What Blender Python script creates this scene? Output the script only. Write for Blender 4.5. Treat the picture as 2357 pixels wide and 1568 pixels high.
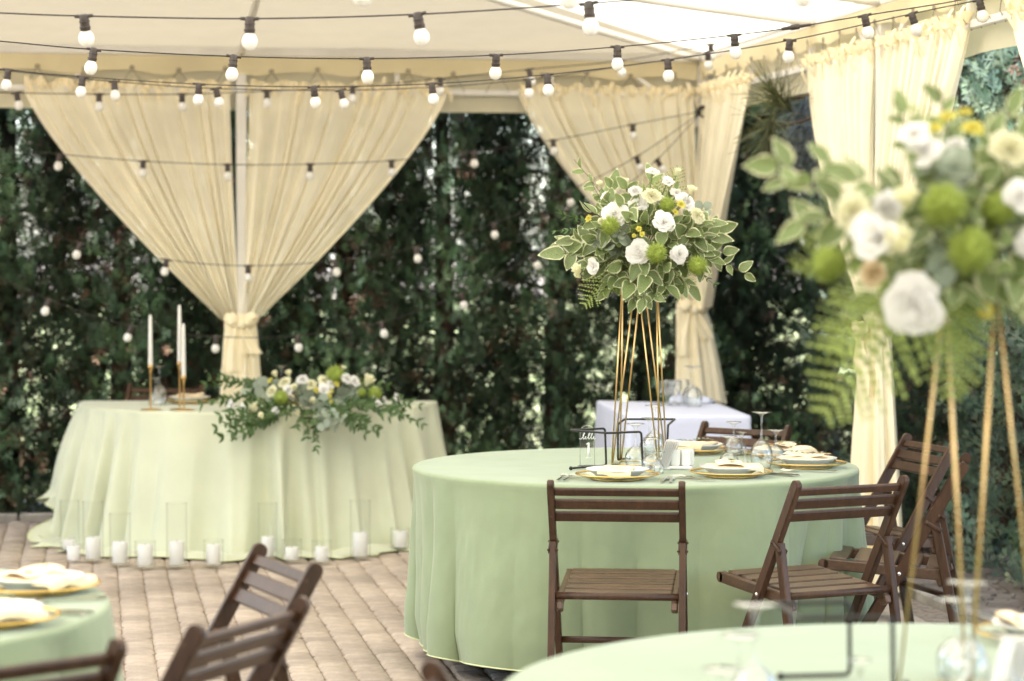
import bpy, bmesh, math, random
import numpy as np
from mathutils import Vector, Matrix, noise

# ------------------------------------------------------------------ camera, world, sun, exposure
SC = bpy.context.scene
COL = SC.collection
for _o in list(bpy.data.objects):
    bpy.data.objects.remove(_o)
PI = math.pi
CAM_H = 1.523                     # eye height
FPX = 5565.0                      # focal length in picture units (picture 2357 wide)
PITCH = math.atan(199.0 / FPX)    # looks down about two degrees
cam_d = bpy.data.cameras.new("camera")
cam_d.sensor_width = 36.0
cam_d.lens = 36.0 * FPX / 2357.0
cam_d.clip_start = 0.05
cam_d.clip_end = 1500.0
cam_d.dof.use_dof = True
cam_d.dof.focus_distance = 8.15
cam_d.dof.aperture_fstop = 2.7
cam_d.dof.aperture_blades = 9
cam = bpy.data.objects.new("camera", cam_d)
COL.objects.link(cam)
cam.location = (0, 0, CAM_H)
cam.rotation_euler = (PI / 2 - PITCH, 0, 0)
SC.camera = cam

SUN_DIR = Vector((-0.50, -0.19, 1.0)).normalized()      # towards the sun
world = bpy.data.worlds.new("World")
SC.world = world
world.use_nodes = True
wn = world.node_tree
wn.nodes.clear()
sky = wn.nodes.new("ShaderNodeTexSky")
sky.sky_type = 'NISHITA'
sky.sun_disc = False
sky.sun_elevation = math.asin(SUN_DIR.z)
sky.sun_rotation = math.atan2(SUN_DIR.x, SUN_DIR.y)
sky.air_density = 1.0
sky.dust_density = 1.6
bg = wn.nodes.new("ShaderNodeBackground")
bg.inputs[1].default_value = 0.15
wo = wn.nodes.new("ShaderNodeOutputWorld")
wn.links.new(sky.outputs[0], bg.inputs[0])
wn.links.new(bg.outputs[0], wo.inputs[0])

sun_d = bpy.data.lights.new("sun", 'SUN')
sun_d.energy = 4.6
sun_d.angle = math.radians(0.5)
sun_d.color = (1.0, 0.965, 0.91)
sun = bpy.data.objects.new("sun", sun_d)
COL.objects.link(sun)
sun.location = (0, 0, 12)
sun.rotation_euler = SUN_DIR.to_track_quat('Z', 'Y').to_euler()

SC.view_settings.view_transform = 'Standard'
SC.view_settings.look = 'None'
SC.view_settings.exposure = 2.65
SC.view_settings.gamma = 1.0
SC.view_settings.use_curve_mapping = False
SC.render.engine = 'CYCLES'
cy = SC.cycles
cy.use_denoising = True
try:
    cy.denoiser = 'OPENIMAGEDENOISE'
except Exception:
    pass
cy.max_bounces = 10
cy.diffuse_bounces = 5
cy.glossy_bounces = 4
cy.transmission_bounces = 6
cy.transparent_max_bounces = 24
cy.caustics_reflective = False
cy.caustics_refractive = False
cy.sample_clamp_indirect = 6.0

# ------------------------------------------------------------------ helpers
def at(px, py, depth):
    """The point that lies at a depth (metres away along +Y) on the line of sight of a place in the photograph."""
    a = (px - 1178.5) / FPX
    b = -(py - 784.0) / FPX
    d = Vector((a, math.cos(PITCH) + b * math.sin(PITCH), -math.sin(PITCH) + b * math.cos(PITCH)))
    return Vector((0, 0, CAM_H)) + d * (depth / d.y)

def on_plane(px, py, h):
    a = (px - 1178.5) / FPX
    b = -(py - 784.0) / FPX
    d = Vector((a, math.cos(PITCH) + b * math.sin(PITCH), -math.sin(PITCH) + b * math.cos(PITCH)))
    return Vector((0, 0, CAM_H)) + d * ((h - CAM_H) / d.z)

def proj(p):
    """Inverse of at(): picture place of a world point."""
    y, z = p[1], p[2] - CAM_H
    w = y * math.cos(PITCH) - z * math.sin(PITCH)
    v = y * math.sin(PITCH) + z * math.cos(PITCH)
    return 1178.5 + FPX * p[0] / w, 784.0 - FPX * v / w

class MB:
    """collects geometry for one mesh"""
    def __init__(self):
        self.v, self.f, self.m = [], [], []
    def add(self, vs, fs, mat=0):
        o = len(self.v)
        self.v.extend([tuple(p) for p in vs])
        self.f.extend([tuple(i + o for i in f) for f in fs])
        self.m.extend([mat] * len(fs))
        return self
    def box(self, c, half, rot=None, mat=0):
        c = Vector(c)
        R = rot if rot is not None else Matrix.Identity(3)
        vs = [c + R @ Vector((sx * half[0], sy * half[1], sz * half[2])) for sx in (-1, 1) for sy in (-1, 1) for sz in (-1, 1)]
        fs = [(0, 1, 3, 2), (4, 6, 7, 5), (0, 4, 5, 1), (2, 3, 7, 6), (0, 2, 6, 4), (1, 5, 7, 3)]
        return self.add(vs, fs, mat)
    def bar(self, p0, p1, w, t, side, ch=0.003, mat=0):
        """bar of section w (along side) by t, long edges chamfered"""
        p0, p1 = Vector(p0), Vector(p1)
        d = (p1 - p0).normalized()
        s = Vector(side)
        s = (s - d * s.dot(d)).normalized()
        n = d.cross(s)
        a, b = w / 2, t / 2
        ch = min(ch, a * .8, b * .8)
        sec = [(-a + ch, -b), (a - ch, -b), (a, -b + ch), (a, b - ch), (a - ch, b), (-a + ch, b), (-a, b - ch), (-a, -b + ch)]
        L = (p1 - p0).length
        e = min(ch, L * .2)
        rings = []
        for (k, sc) in ((0, 1), (e, 0), (L - e, 0), (L, 1)):
            q = p0 + d * k
            fx, fy = ((a - e) / a, (b - e) / b) if sc else (1, 1)
            rings.append([q + s * (x * fx) + n * (y * fy) for x, y in sec])
        vs = [p for r in rings for p in r]
        fs = []
        for r in range(3):
            for i in range(8):
                j = (i + 1) % 8
                fs.append((r * 8 + i, r * 8 + j, r * 8 + 8 + j, r * 8 + 8 + i))
        fs.append(tuple(range(7, -1, -1)))
        fs.append(tuple(range(24, 32)))
        return self.add(vs, fs, mat)
    def tube(self, pts, r, n=8, closed=False, mat=0, cap=True):
        pts = [Vector(p) for p in pts]
        m = len(pts)
        rad = r if isinstance(r, (list, tuple)) else [r] * m
        vs, up = [], None
        for i, p in enumerate(pts):
            if closed:
                d = pts[(i + 1) % m] - pts[i - 1]
            else:
                d = pts[min(i + 1, m - 1)] - pts[max(i - 1, 0)]
            d = d.normalized() if d.length > 1e-9 else Vector((0, 0, 1))
            if up is None:
                up = Vector((0, 0, 1)) if abs(d.z) < .9 else Vector((1, 0, 0))
            s = d.cross(up)
            if s.length < 1e-6:
                s = d.orthogonal()
            s.normalize()
            up = s.cross(d).normalized()
            for k in range(n):
                an = 2 * PI * k / n
                vs.append(p + s * (rad[i] * math.cos(an)) + up * (rad[i] * math.sin(an)))
        fs = []
        for i in range(m if closed else m - 1):
            a, b = i * n, ((i + 1) % m) * n
            for k in range(n):
                l = (k + 1) % n
                fs.append((a + k, b + k, b + l, a + l))
        if cap and not closed:
            fs.append(tuple(range(n)))
            fs.append(tuple((m - 1) * n + k for k in range(n - 1, -1, -1)))
        return self.add(vs, fs, mat)
    def lathe(self, prof, n=24, c=(0, 0, 0), mat=0, rot=None):
        """prof: (radius, height) from one end to the other"""
        c = Vector(c)
        R = rot if rot is not None else Matrix.Identity(3)
        vs, fs, idx = [], [], []
        for r, z in prof:
            if r < 1e-6:
                idx.append([len(vs)])
                vs.append(c + R @ Vector((0, 0, z)))
            else:
                idx.append(list(range(len(vs), len(vs) + n)))
                vs.extend([c + R @ Vector((r * math.cos(2 * PI * k / n), r * math.sin(2 * PI * k / n), z)) for k in range(n)])
        for a, b in zip(idx, idx[1:]):
            for k in range(n):
                l = (k + 1) % n
                if len(a) == 1 and len(b) == 1:
                    continue
                if len(a) == 1:
                    fs.append((a[0], b[l], b[k]))
                elif len(b) == 1:
                    fs.append((a[k], a[l], b[0]))
                else:
                    fs.append((a[k], a[l], b[l], b[k]))
        return self.add(vs, fs, mat)
    def sphere(self, c, r, n=12, m=8, sc=(1, 1, 1), mat=0):
        c = Vector(c)
        vs = [c + Vector((0, 0, -r * sc[2]))]
        for i in range(1, m):
            t = -PI / 2 + PI * i / m
            for k in range(n):
                a = 2 * PI * k / n
                vs.append(c + Vector((r * sc[0] * math.cos(t) * math.cos(a), r * sc[1] * math.cos(t) * math.sin(a), r * sc[2] * math.sin(t))))
        vs.append(c + Vector((0, 0, r * sc[2])))
        fs = [(0, 1 + (k + 1) % n, 1 + k) for k in range(n)]
        for i in range(m - 2):
            for k in range(n):
                l = (k + 1) % n
                a = 1 + i * n
                fs.append((a + k, a + l, a + n + l, a + n + k))
        e = len(vs) - 1
        a = 1 + (m - 2) * n
        fs += [(a + k, a + (k + 1) % n, e) for k in range(n)]
        return self.add(vs, fs, mat)
    def grid(self, fn, nu, nv, closed_u=False, mat=0):
        vs = [fn(i / (nu if closed_u else nu - 1), j / (nv - 1)) for j in range(nv) for i in range(nu)]
        fs = []
        for j in range(nv - 1):
            for i in range(nu if closed_u else nu - 1):
                k = (i + 1) % nu
                fs.append((j * nu + i, j * nu + k, (j + 1) * nu + k, (j + 1) * nu + i))
        return self.add(vs, fs, mat)
    def mesh(self, name, mats, smooth=True, bevel=0.0):
        me = bpy.data.meshes.new(name)
        me.from_pydata(self.v, [], self.f)
        for mt in (mats if isinstance(mats, (list, tuple)) else [mats]):
            me.materials.append(mt)
        if any(self.m):
            me.polygons.foreach_set("material_index", self.m)
        if bevel > 0:
            bm = bmesh.new()
            bm.from_mesh(me)
            ed = [e for e in bm.edges if len(e.link_faces) == 2 and e.calc_face_angle(0) > 0.6]
            bmesh.ops.bevel(bm, geom=ed, offset=bevel, segments=2, affect='EDGES', clamp_overlap=True)
            bm.to_mesh(me)
            bm.free()
        me.polygons.foreach_set("use_smooth", [bool(smooth)] * len(me.polygons))
        if smooth == 'auto':
            me.set_sharp_from_angle(angle=math.radians(40))
        me.update()
        return me

def link(name, data, parent=None, loc=None, rot=None, scale=None, mat4=None):
    o = bpy.data.objects.new(name, data)
    COL.objects.link(o)
    if parent is not None:
        o.parent = parent
    if mat4 is not None:
        o.matrix_basis = mat4
    else:
        if loc is not None:
            o.location = loc
        if rot is not None:
            o.rotation_euler = rot
        if scale is not None:
            o.scale = scale if isinstance(scale, (tuple, list, Vector)) else (scale,) * 3
    return o

def obj(name, mb, mats, parent=None, smooth=True, bevel=0.0, **kw):
    return link(name, mb.mesh(name, mats, smooth, bevel), parent, **kw)

def tag(o, label=None, cat=None, group=None, kind=None):
    if label: o['label'] = label
    if cat: o['category'] = cat
    if group: o['group'] = group
    if kind: o['kind'] = kind
    return o

def thing(name, label, cat, loc=(0, 0, 0), rz=0.0, group=None, mat4=None):
    o = bpy.data.objects.new(name, None)
    o.empty_display_size = 0.1
    COL.objects.link(o)
    if mat4 is not None:
        o.matrix_basis = mat4
    else:
        o.location = loc
        o.rotation_euler = (0, 0, rz)
    return tag(o, label, cat, group)

def copy_thing(src, label=None, loc=None, rz=None, mat4=None):
    def rec(s, par):
        c = s.copy()
        COL.objects.link(c)
        if par is not None:
            c.parent = par
        for ch in list(s.children):
            rec(ch, c)
        return c
    r = rec(src, None)
    if label: r['label'] = label
    if mat4 is not None:
        r.matrix_basis = mat4
    else:
        if loc is not None: r.location = loc
        if rz is not None: r.rotation_euler = (0, 0, rz)
    return r

def frame(p, ydir, zdir, s=1.0):
    """matrix with local Y along ydir and local Z as near zdir as can be"""
    y = Vector(ydir).normalized()
    z = Vector(zdir)
    z = z - y * z.dot(y)
    z = z.normalized() if z.length > 1e-5 else y.orthogonal().normalized()
    x = y.cross(z)
    m = Matrix((x, y, z)).transposed().to_4x4() @ Matrix.Diagonal((s, s, s, 1))
    m.translation = Vector(p)
    return m

def cat_rom(pts, n=8):
    P = [Vector(p) for p in pts]
    P = [P[0] * 2 - P[1]] + P + [P[-1] * 2 - P[-2]]
    out = []
    for i in range(1, len(P) - 2):
        for k in range(n):
            t = k / n
            a, b, c, d = P[i - 1], P[i], P[i + 1], P[i + 2]
            out.append(0.5 * ((2 * b) + (c - a) * t + (2 * a - 5 * b + 4 * c - d) * t * t + (3 * b - a - 3 * c + d) * t ** 3))
    out.append(P[-2])
    return out

def rounded(pts, r=0.012, n=4):
    """polyline with its inner corners rounded"""
    P = [Vector(p) for p in pts]
    out = [P[0]]
    for i in range(1, len(P) - 1):
        a, b, c = P[i - 1], P[i], P[i + 1]
        u, w = (a - b), (c - b)
        k = min(r, u.length * .45, w.length * .45)
        s, e = b + u.normalized() * k, b + w.normalized() * k
        for q in range(n + 1):
            t = q / n
            out.append(s * (1 - t) ** 2 + b * (2 * t * (1 - t)) + e * t * t)
    out.append(P[-1])
    return out

# ------------------------------------------------------------------ materials
def nt(m):
    m.use_nodes = True
    return m.node_tree.nodes, m.node_tree.links

def mat(name, col, rough=0.6, metal=0.0, var=0.12, scale=8.0, bump=0.0, bscale=60.0, detail=4.0, col2=None, stretch=None,
        objrand=0.0, trans=0.0, sheen=0.0, spec=0.5, attr=None, coat=0.0, ttint=None, stain=0.0, wear=None):
    """principled surface with a noise-driven tint, optional bump, per-object variation, and a translucent share"""
    m = bpy.data.materials.new(name)
    N, L = nt(m)
    b = N["Principled BSDF"]
    out = N["Material Output"]
    b.inputs["Roughness"].default_value = rough
    b.inputs["Metallic"].default_value = metal
    b.inputs["Specular IOR Level"].default_value = spec
    if sheen:
        b.inputs["Sheen Weight"].default_value = sheen
        b.inputs["Sheen Roughness"].default_value = 0.5
    if coat:
        b.inputs["Coat Weight"].default_value = coat
        b.inputs["Coat Roughness"].default_value = 0.25
    tc = N.new("ShaderNodeTexCoord")
    mp = N.new("ShaderNodeMapping")
    L.new(tc.outputs["Object"], mp.inputs[0])
    if stretch:
        mp.inputs["Scale"].default_value = stretch
    no = N.new("ShaderNodeTexNoise")
    no.inputs["Scale"].default_value = scale
    no.inputs["Detail"].default_value = detail
    no.inputs["Roughness"].default_value = 0.6
    L.new(mp.outputs[0], no.inputs["Vector"])
    mx = N.new("ShaderNodeMix")
    mx.data_type = 'RGBA'
    c2 = col2 if col2 else tuple(max(0, c * (1 - 2.2 * var)) for c in col)
    mx.inputs["A"].default_value = (*c2, 1)
    mx.inputs["B"].default_value = (*[min(1, c * (1 + var * .6)) for c in col], 1)
    rp = N.new("ShaderNodeMapRange")
    rp.inputs["From Min"].default_value = 0.3
    rp.inputs["From Max"].default_value = 0.7
    L.new(no.outputs["Fac"], rp.inputs["Value"])
    L.new(rp.outputs[0], mx.inputs["Factor"])
    last = mx.outputs["Result"]
    if attr:
        at_ = N.new("ShaderNodeAttribute")
        at_.attribute_name = attr
        mu = N.new("ShaderNodeMix")
        mu.data_type = 'RGBA'
        mu.blend_type = 'MULTIPLY'
        mu.inputs["Factor"].default_value = 1.0
        L.new(last, mu.inputs["A"])
        L.new(at_.outputs["Color"], mu.inputs["B"])
        last = mu.outputs["Result"]
    if objrand:
        oi = N.new("ShaderNodeObjectInfo")
        mr = N.new("ShaderNodeMapRange")
        mr.inputs["To Min"].default_value = 1 - objrand
        mr.inputs["To Max"].default_value = 1 + objrand
        L.new(oi.outputs["Random"], mr.inputs["Value"])
        hv = N.new("ShaderNodeHueSaturation")
        L.new(mr.outputs[0], hv.inputs["Value"])
        L.new(last, hv.inputs["Color"])
        last = hv.outputs["Color"]
    if stain:
        ge = N.new("ShaderNodeNewGeometry")
        ns = N.new("ShaderNodeTexNoise")
        ns.inputs["Scale"].default_value = 1.7
        ns.inputs["Detail"].default_value = 9.0
        ns.inputs["Roughness"].default_value = 0.65
        L.new(ge.outputs["Position"], ns.inputs["Vector"])
        ms_ = N.new("ShaderNodeMapRange")
        ms_.inputs["From Min"].default_value = 0.35
        ms_.inputs["From Max"].default_value = 0.65
        ms_.inputs["To Min"].default_value = 1 - stain
        ms_.inputs["To Max"].default_value = 1 + stain * .35
        L.new(ns.outputs["Fac"], ms_.inputs["Value"])
        hs = N.new("ShaderNodeHueSaturation")
        L.new(ms_.outputs[0], hs.inputs["Value"])
        L.new(last, hs.inputs["Color"])
        last = hs.outputs["Color"]
    if wear:
        nw = N.new("ShaderNodeTexNoise")
        nw.inputs["Scale"].default_value = 38.0
        nw.inputs["Detail"].default_value = 6.0
        nw.inputs["Roughness"].default_value = 0.75
        L.new(tc.outputs["Object"], nw.inputs["Vector"])
        mw = N.new("ShaderNodeMapRange")
        mw.inputs["From Min"].default_value = 0.655
        mw.inputs["From Max"].default_value = 0.70
        L.new(nw.outputs["Fac"], mw.inputs["Value"])
        mxw = N.new("ShaderNodeMix")
        mxw.data_type = 'RGBA'
        L.new(mw.outputs[0], mxw.inputs["Factor"])
        L.new(last, mxw.inputs["A"])
        mxw.inputs["B"].default_value = (*wear, 1)
        last = mxw.outputs["Result"]
    L.new(last, b.inputs["Base Color"])
    if bump:
        n2 = N.new("ShaderNodeTexNoise")
        n2.inputs["Scale"].default_value = bscale
        n2.inputs["Detail"].default_value = 5.0
        L.new(mp.outputs[0], n2.inputs["Vector"])
        bp = N.new("ShaderNodeBump")
        bp.inputs["Strength"].default_value = bump
        bp.inputs["Distance"].default_value = 0.01
        L.new(n2.outputs["Fac"], bp.inputs["Height"])
        L.new(bp.outputs[0], b.inputs["Normal"])
    if trans:
        tr = N.new("ShaderNodeBsdfTranslucent")
        if ttint:
            tr.inputs[0].default_value = (*ttint, 1)
        else:
            L.new(last, tr.inputs[0])
        ms = N.new("ShaderNodeMixShader")
        ms.inputs[0].default_value = trans
        L.new(b.outputs[0], ms.inputs[1])
        L.new(tr.outputs[0], ms.inputs[2])
        L.new(ms.outputs[0], out.inputs[0])
    return m

def mat_sheer(name, col, clear_face=0.5, clear_edge=0.03, trans=0.45):
    """voile: threads scatter light, light also passes straight between them, less the more slantwise one looks"""
    m = bpy.data.materials.new(name)
    N, L = nt(m)
    N.remove(N["Principled BSDF"])
    out = N["Material Output"]
    di = N.new("ShaderNodeBsdfDiffuse")
    tr = N.new("ShaderNodeBsdfTranslucent")
    di.inputs[0].default_value = (*col, 1)
    tr.inputs[0].default_value = (*col, 1)
    m1 = N.new("ShaderNodeMixShader")
    m1.inputs[0].default_value = trans
    L.new(di.outputs[0], m1.inputs[1])
    L.new(tr.outputs[0], m1.inputs[2])
    tp = N.new("ShaderNodeBsdfTransparent")
    lw = N.new("ShaderNodeLayerWeight")
    lw.inputs[0].default_value = 0.5
    tc = N.new("ShaderNodeTexCoord")
    no = N.new("ShaderNodeTexNoise")
    no.inputs["Scale"].default_value = 5.0
    L.new(tc.outputs["Object"], no.inputs["Vector"])
    mr = N.new("ShaderNodeMapRange")
    mr.inputs["From Min"].default_value = 0.0
    mr.inputs["From Max"].default_value = 0.75
    mr.inputs["To Min"].default_value = clear_face
    mr.inputs["To Max"].default_value = clear_edge
    L.new(lw.outputs["Facing"], mr.inputs["Value"])
    mm = N.new("ShaderNodeMath")
    mm.operation = 'MULTIPLY_ADD'
    mm.inputs[1].default_value = 0.25
    mm.inputs[2].default_value = -0.125
    L.new(no.outputs["Fac"], mm.inputs[0])
    ad = N.new("ShaderNodeMath")
    ad.operation = 'ADD'
    ad.use_clamp = True
    L.new(mr.outputs[0], ad.inputs[0])
    L.new(mm.outputs[0], ad.inputs[1])
    m2 = N.new("ShaderNodeMixShader")
    L.new(ad.outputs[0], m2.inputs[0])
    L.new(m1.outputs[0], m2.inputs[1])
    L.new(tp.outputs[0], m2.inputs[2])
    L.new(m2.outputs[0], out.inputs[0])
    return m

def mat_glass(name, tint=(1, 1, 1), ior=1.5, base=0.03, milk=0.0, power=3.0, dark=.7):
    """thin clear glass: mirrors by Fresnel, passes the rest straight on"""
    m = bpy.data.materials.new(name)
    N, L = nt(m)
    N.remove(N["Principled BSDF"])
    out = N["Material Output"]
    tp = N.new("ShaderNodeBsdfTransparent")
    lw2 = N.new("ShaderNodeLayerWeight")
    lw2.inputs[0].default_value = 0.5
    p2 = N.new("ShaderNodeMath")
    p2.operation = 'POWER'
    p2.inputs[1].default_value = 4.0
    L.new(lw2.outputs["Facing"], p2.inputs[0])
    tm = N.new("ShaderNodeMix")
    tm.data_type = 'RGBA'
    tm.inputs["A"].default_value = (*tint, 1)
    tm.inputs["B"].default_value = (*[c * dark for c in tint], 1)
    L.new(p2.outputs[0], tm.inputs["Factor"])
    L.new(tm.outputs["Result"], tp.inputs[0])
    gl = N.new("ShaderNodeBsdfGlossy")
    gl.inputs["Roughness"].default_value = 0.03
    lw = N.new("ShaderNodeLayerWeight")
    lw.inputs[0].default_value = 0.5
    pw = N.new("ShaderNodeMath")
    pw.operation = 'POWER'
    pw.inputs[1].default_value = power
    L.new(lw.outputs["Facing"], pw.inputs[0])
    ad = N.new("ShaderNodeMath")
    ad.operation = 'MULTIPLY_ADD'
    ad.use_clamp = True
    ad.inputs[1].default_value = 0.85
    ad.inputs[2].default_value = base
    L.new(pw.outputs[0], ad.inputs[0])
    ms = N.new("ShaderNodeMixShader")
    L.new(ad.outputs[0], ms.inputs[0])
    L.new(tp.outputs[0], ms.inputs[1])
    L.new(gl.outputs[0], ms.inputs[2])
    last = ms
    if milk:
        df = N.new("ShaderNodeBsdfDiffuse")
        df.inputs[0].default_value = (.8, .8, .78, 1)
        m2 = N.new("ShaderNodeMixShader")
        m2.inputs[0].default_value = milk
        L.new(ms.outputs[0], m2.inputs[1])
        L.new(df.outputs[0], m2.inputs[2])
        last = m2
    L.new(last.outputs[0], out.inputs[0])
    return m

M = {}
M['cloth_green'] = mat('sage_cloth', (0.238, 0.292, 0.170), .75, var=.05, scale=3, bump=.45, bscale=7, sheen=.25, spec=.2)
M['cloth_head'] = mat('pale_sage_cloth', (0.57, 0.59, 0.43), .8, var=.04, scale=3, bump=.4, bscale=7, sheen=.2, spec=.2)
M['hem'] = mat('hem_thread', (0.62, 0.66, 0.36), .7, var=.05)
M['cloth_white'] = mat('white_cloth', (0.60, 0.63, 0.78), .8, var=.03, scale=3, bump=.2, bscale=16, spec=.2)
M['wood'] = mat('brown_stained_wood', (0.062, 0.030, 0.015), .40, var=.22, scale=6, stretch=(6, 6, 1.2), bump=.12, bscale=40, detail=8, objrand=.16, spec=.32, wear=(.20, .12, .075))
M['seat_wood'] = mat('brown_seat_wood', (0.10, 0.053, 0.027), .36, var=.25, scale=6, stretch=(1.2, 7, 7), bump=.15, bscale=40, detail=8, objrand=.14, wear=(.24, .15, .09))
M['steel'] = mat('steel', (0.72, 0.70, 0.67), .16, 1.0, var=.03)
M['brass'] = mat('gold_metal', (0.70, 0.47, 0.20), .28, 1.0, var=.08, scale=30)
M['gold_rim'] = mat('gold_rim', (0.80, 0.52, 0.13), .25, .9, var=.06)
M['black_metal'] = mat('black_metal', (0.018, 0.017, 0.016), .42, .3, var=.1, bump=.05, bscale=300)
M['cable'] = mat('black_cable', (0.022, 0.018, 0.016), .5, var=.1)
M['socket'] = mat('black_rubber', (0.045, 0.033, 0.028), .45, var=.12, scale=60)
M['bulb'] = mat('opal_bulb', (0.86, 0.85, 0.82), .22, var=.01, trans=.25)
M['china'] = mat('white_china', (0.80, 0.79, 0.76), .14, var=.01, coat=.3)
M['napkin'] = mat('cream_napkin', (0.84, 0.66, 0.40), .85, var=.05, scale=30, bump=.25, bscale=120, sheen=.2, spec=.2)
M['paper'] = mat('white_paper', (0.82, 0.81, 0.78), .9, var=.02)
M['pick'] = mat('toothpick_wood', (0.66, 0.50, 0.28), .7, var=.1)
M['wax'] = mat('ivory_wax', (0.84, 0.83, 0.79), .45, var=.03, scale=20, trans=.25)
M['wick'] = mat('wick', (0.03, 0.025, 0.02), .9)
M['white_metal'] = mat('white_painted_steel', (0.74, 0.72, 0.68), .4, var=.06, scale=4, bump=.05, bscale=80)
M['canvas'] = mat('roof_canvas', (0.36, 0.32, 0.235), .75, var=.07, scale=2.0, bump=.15, bscale=6, trans=.16, ttint=(0.40, 0.35, 0.25), spec=.2)  # back and front panels: shade put into a darker, denser copy
M['canvas_sunlit'] = mat('sunlit_roof_canvas', (0.72, 0.69, 0.60), .75, var=.05, scale=2.0, bump=.15, bscale=6, trans=.44, ttint=(0.68, 0.64, 0.57), spec=.2)  # left panel: sunlit brightness put into a lighter copy of the canvas
M['canvas_right'] = mat('right_roof_canvas', (0.62, 0.59, 0.53), .75, var=.05, scale=2.0, bump=.15, bscale=6, trans=.48, ttint=(0.60, 0.555, 0.45), spec=.2)  # right panel: copy with its sunlit glow set by colour and translucency
M['valance'] = mat('cream_valance', (0.95, 0.85, 0.60), .8, var=.05, scale=2.5, bump=.2, bscale=7, trans=.45, spec=.2)
M['voile'] = mat_sheer('cream_voile', (0.99, 0.92, 0.73), .30, .01, .10)
M['voile_thick'] = mat_sheer('gathered_voile', (0.99, 0.89, 0.65), .05, .0, .16)
M['lace_cord'] = mat('lacing_cord', (0.35, 0.30, 0.22), .8)
M['glass'] = mat_glass('clear_glass', (.985, .99, .985), 1.5, .08, milk=.02, power=2.4, dark=.45)
M['dish_glass'] = mat_glass('dish_glass', (.985, .985, .97), 1.5, .03, power=7.0, dark=.9, milk=.03)
M['vase_glass'] = mat_glass('vase_glass', (.99, .995, .985), 1.45, .02, milk=.02, power=4.5, dark=.7)
M['acrylic'] = mat_glass('acrylic', (.985, .995, .99), 1.49, .02, milk=.02)
M['white_ink'] = mat('white_ink', (.86, .86, .84), .6, var=.01)
M['paver'] = mat('paver_stone', (0.43, 0.355, 0.285), .85, var=.13, scale=14, bump=.5, bscale=70, objrand=.12, detail=8, stain=.28)
M['joint'] = mat('joint_sand', (0.31, 0.255, 0.20), .95, var=.3, scale=40, bump=.4, bscale=200)
M['kerb'] = mat('kerb_stone', (0.34, 0.31, 0.26), .85, var=.18, scale=10, bump=.4, bscale=60, objrand=.12)
M['slab'] = mat('grey_slab', (0.33, 0.34, 0.29), .85, var=.15, scale=8, bump=.4, bscale=60, objrand=.12)
M['lawn'] = mat('sunlit_lawn', (0.17, 0.24, 0.07), .9, var=.35, scale=1.5, bump=.6, bscale=40, col2=(.30, .27, .17))
M['soil'] = mat('soil', (0.33, 0.29, 0.25), .95, var=.4, scale=5, bump=.9, bscale=40, detail=10, col2=(.10, .075, .055))
M['pebble'] = mat('pebbles', (0.34, 0.31, 0.28), .85, var=.3, scale=9, objrand=.2)
M['litter'] = mat('dry_litter', (0.17, 0.10, 0.055), .9, var=.4, scale=20)
M['leaf_green'] = mat('leaf_green', (0.24, 0.315, 0.12), .45, var=.25, scale=30, trans=.3, objrand=.2)
M['leaf_rim'] = mat('leaf_cream_rim', (0.74, 0.75, 0.48), .5, var=.1, scale=40, trans=.3)
M['fern'] = mat('fern_green', (0.40, 0.49, 0.14), .5, var=.25, scale=20, trans=.38, objrand=.15)
M['euca'] = mat('eucalyptus_leaf', (0.33, 0.385, 0.295), .55, var=.15, scale=20, trans=.2, objrand=.15)
M['ruscus'] = mat('ruscus_leaf', (0.07, 0.135, 0.035), .4, var=.25, scale=20, trans=.25, objrand=.25)
M['stem'] = mat('brown_stem', (0.13, 0.085, 0.05), .7, var=.2)
M['stem_green'] = mat('green_stem', (0.12, 0.18, 0.05), .6, var=.2)
M['rose'] = mat('white_petal', (0.88, 0.87, 0.84), .6, var=.03, scale=12, trans=.3, spec=.25)
M['cream_petal'] = mat('cream_petal', (0.88, 0.86, 0.62), .6, var=.05, scale=12, trans=.3, spec=.25)
M['peach_petal'] = mat('peach_petal', (0.85, 0.70, 0.45), .6, var=.06, scale=12, trans=.3, spec=.25)
M['yellow_petal'] = mat('yellow_petal', (0.82, 0.75, 0.16), .6, var=.1, scale=12, trans=.25)
M['green_ball'] = mat('green_dianthus', (0.40, 0.49, 0.10), .6, var=.3, scale=6, trans=.25, col2=(.27, .36, .04))
M['bark'] = mat('bark', (0.11, 0.07, 0.045), .9, var=.35, scale=18, bump=.8, bscale=40)
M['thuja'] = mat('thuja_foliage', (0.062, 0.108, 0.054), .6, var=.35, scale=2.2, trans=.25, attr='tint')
M['thuja_sunlit'] = mat('thuja_sunlit_foliage', (0.29, 0.42, 0.30), .55, var=.3, scale=3, trans=.28, attr='tint')  # glaucous green, made paler so sunlit brightness sits in the colour
M['thuja_dry'] = mat('thuja_dry_foliage', (0.15, 0.085, 0.048), .85, var=.4, scale=5, attr='tint')
M['needle'] = mat('pine_needle', (0.10, 0.125, 0.045), .5, var=.3, scale=5, attr='tint')
M['needle_blue'] = mat('pine_needle_blue', (0.16, 0.20, 0.19), .5, var=.3, scale=5, attr='tint')
# ------------------------------------------------------------------ the tent's own axes: a along the back side (to the left), b along the right side (towards the camera)
TA = math.radians(9.8)
E1 = Vector((-math.cos(TA), -math.sin(TA), 0))
E2 = Vector((math.sin(TA), -math.cos(TA), 0))
TC = Vector((1.115, 14.2, 0))
def T(a, b, h):
    return TC + E1 * a + E2 * b + Vector((0, 0, h))
def toT(p):
    d = Vector((p[0], p[1], 0)) - TC
    return d.dot(E1), d.dot(E2)

# table places (centre x, centre y, radius)
TB1 = (0.459, 9.02, 0.832)
TB2 = (0.815, 4.31, 0.845)
TB3 = (-1.735, 5.355, 0.831)

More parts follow.
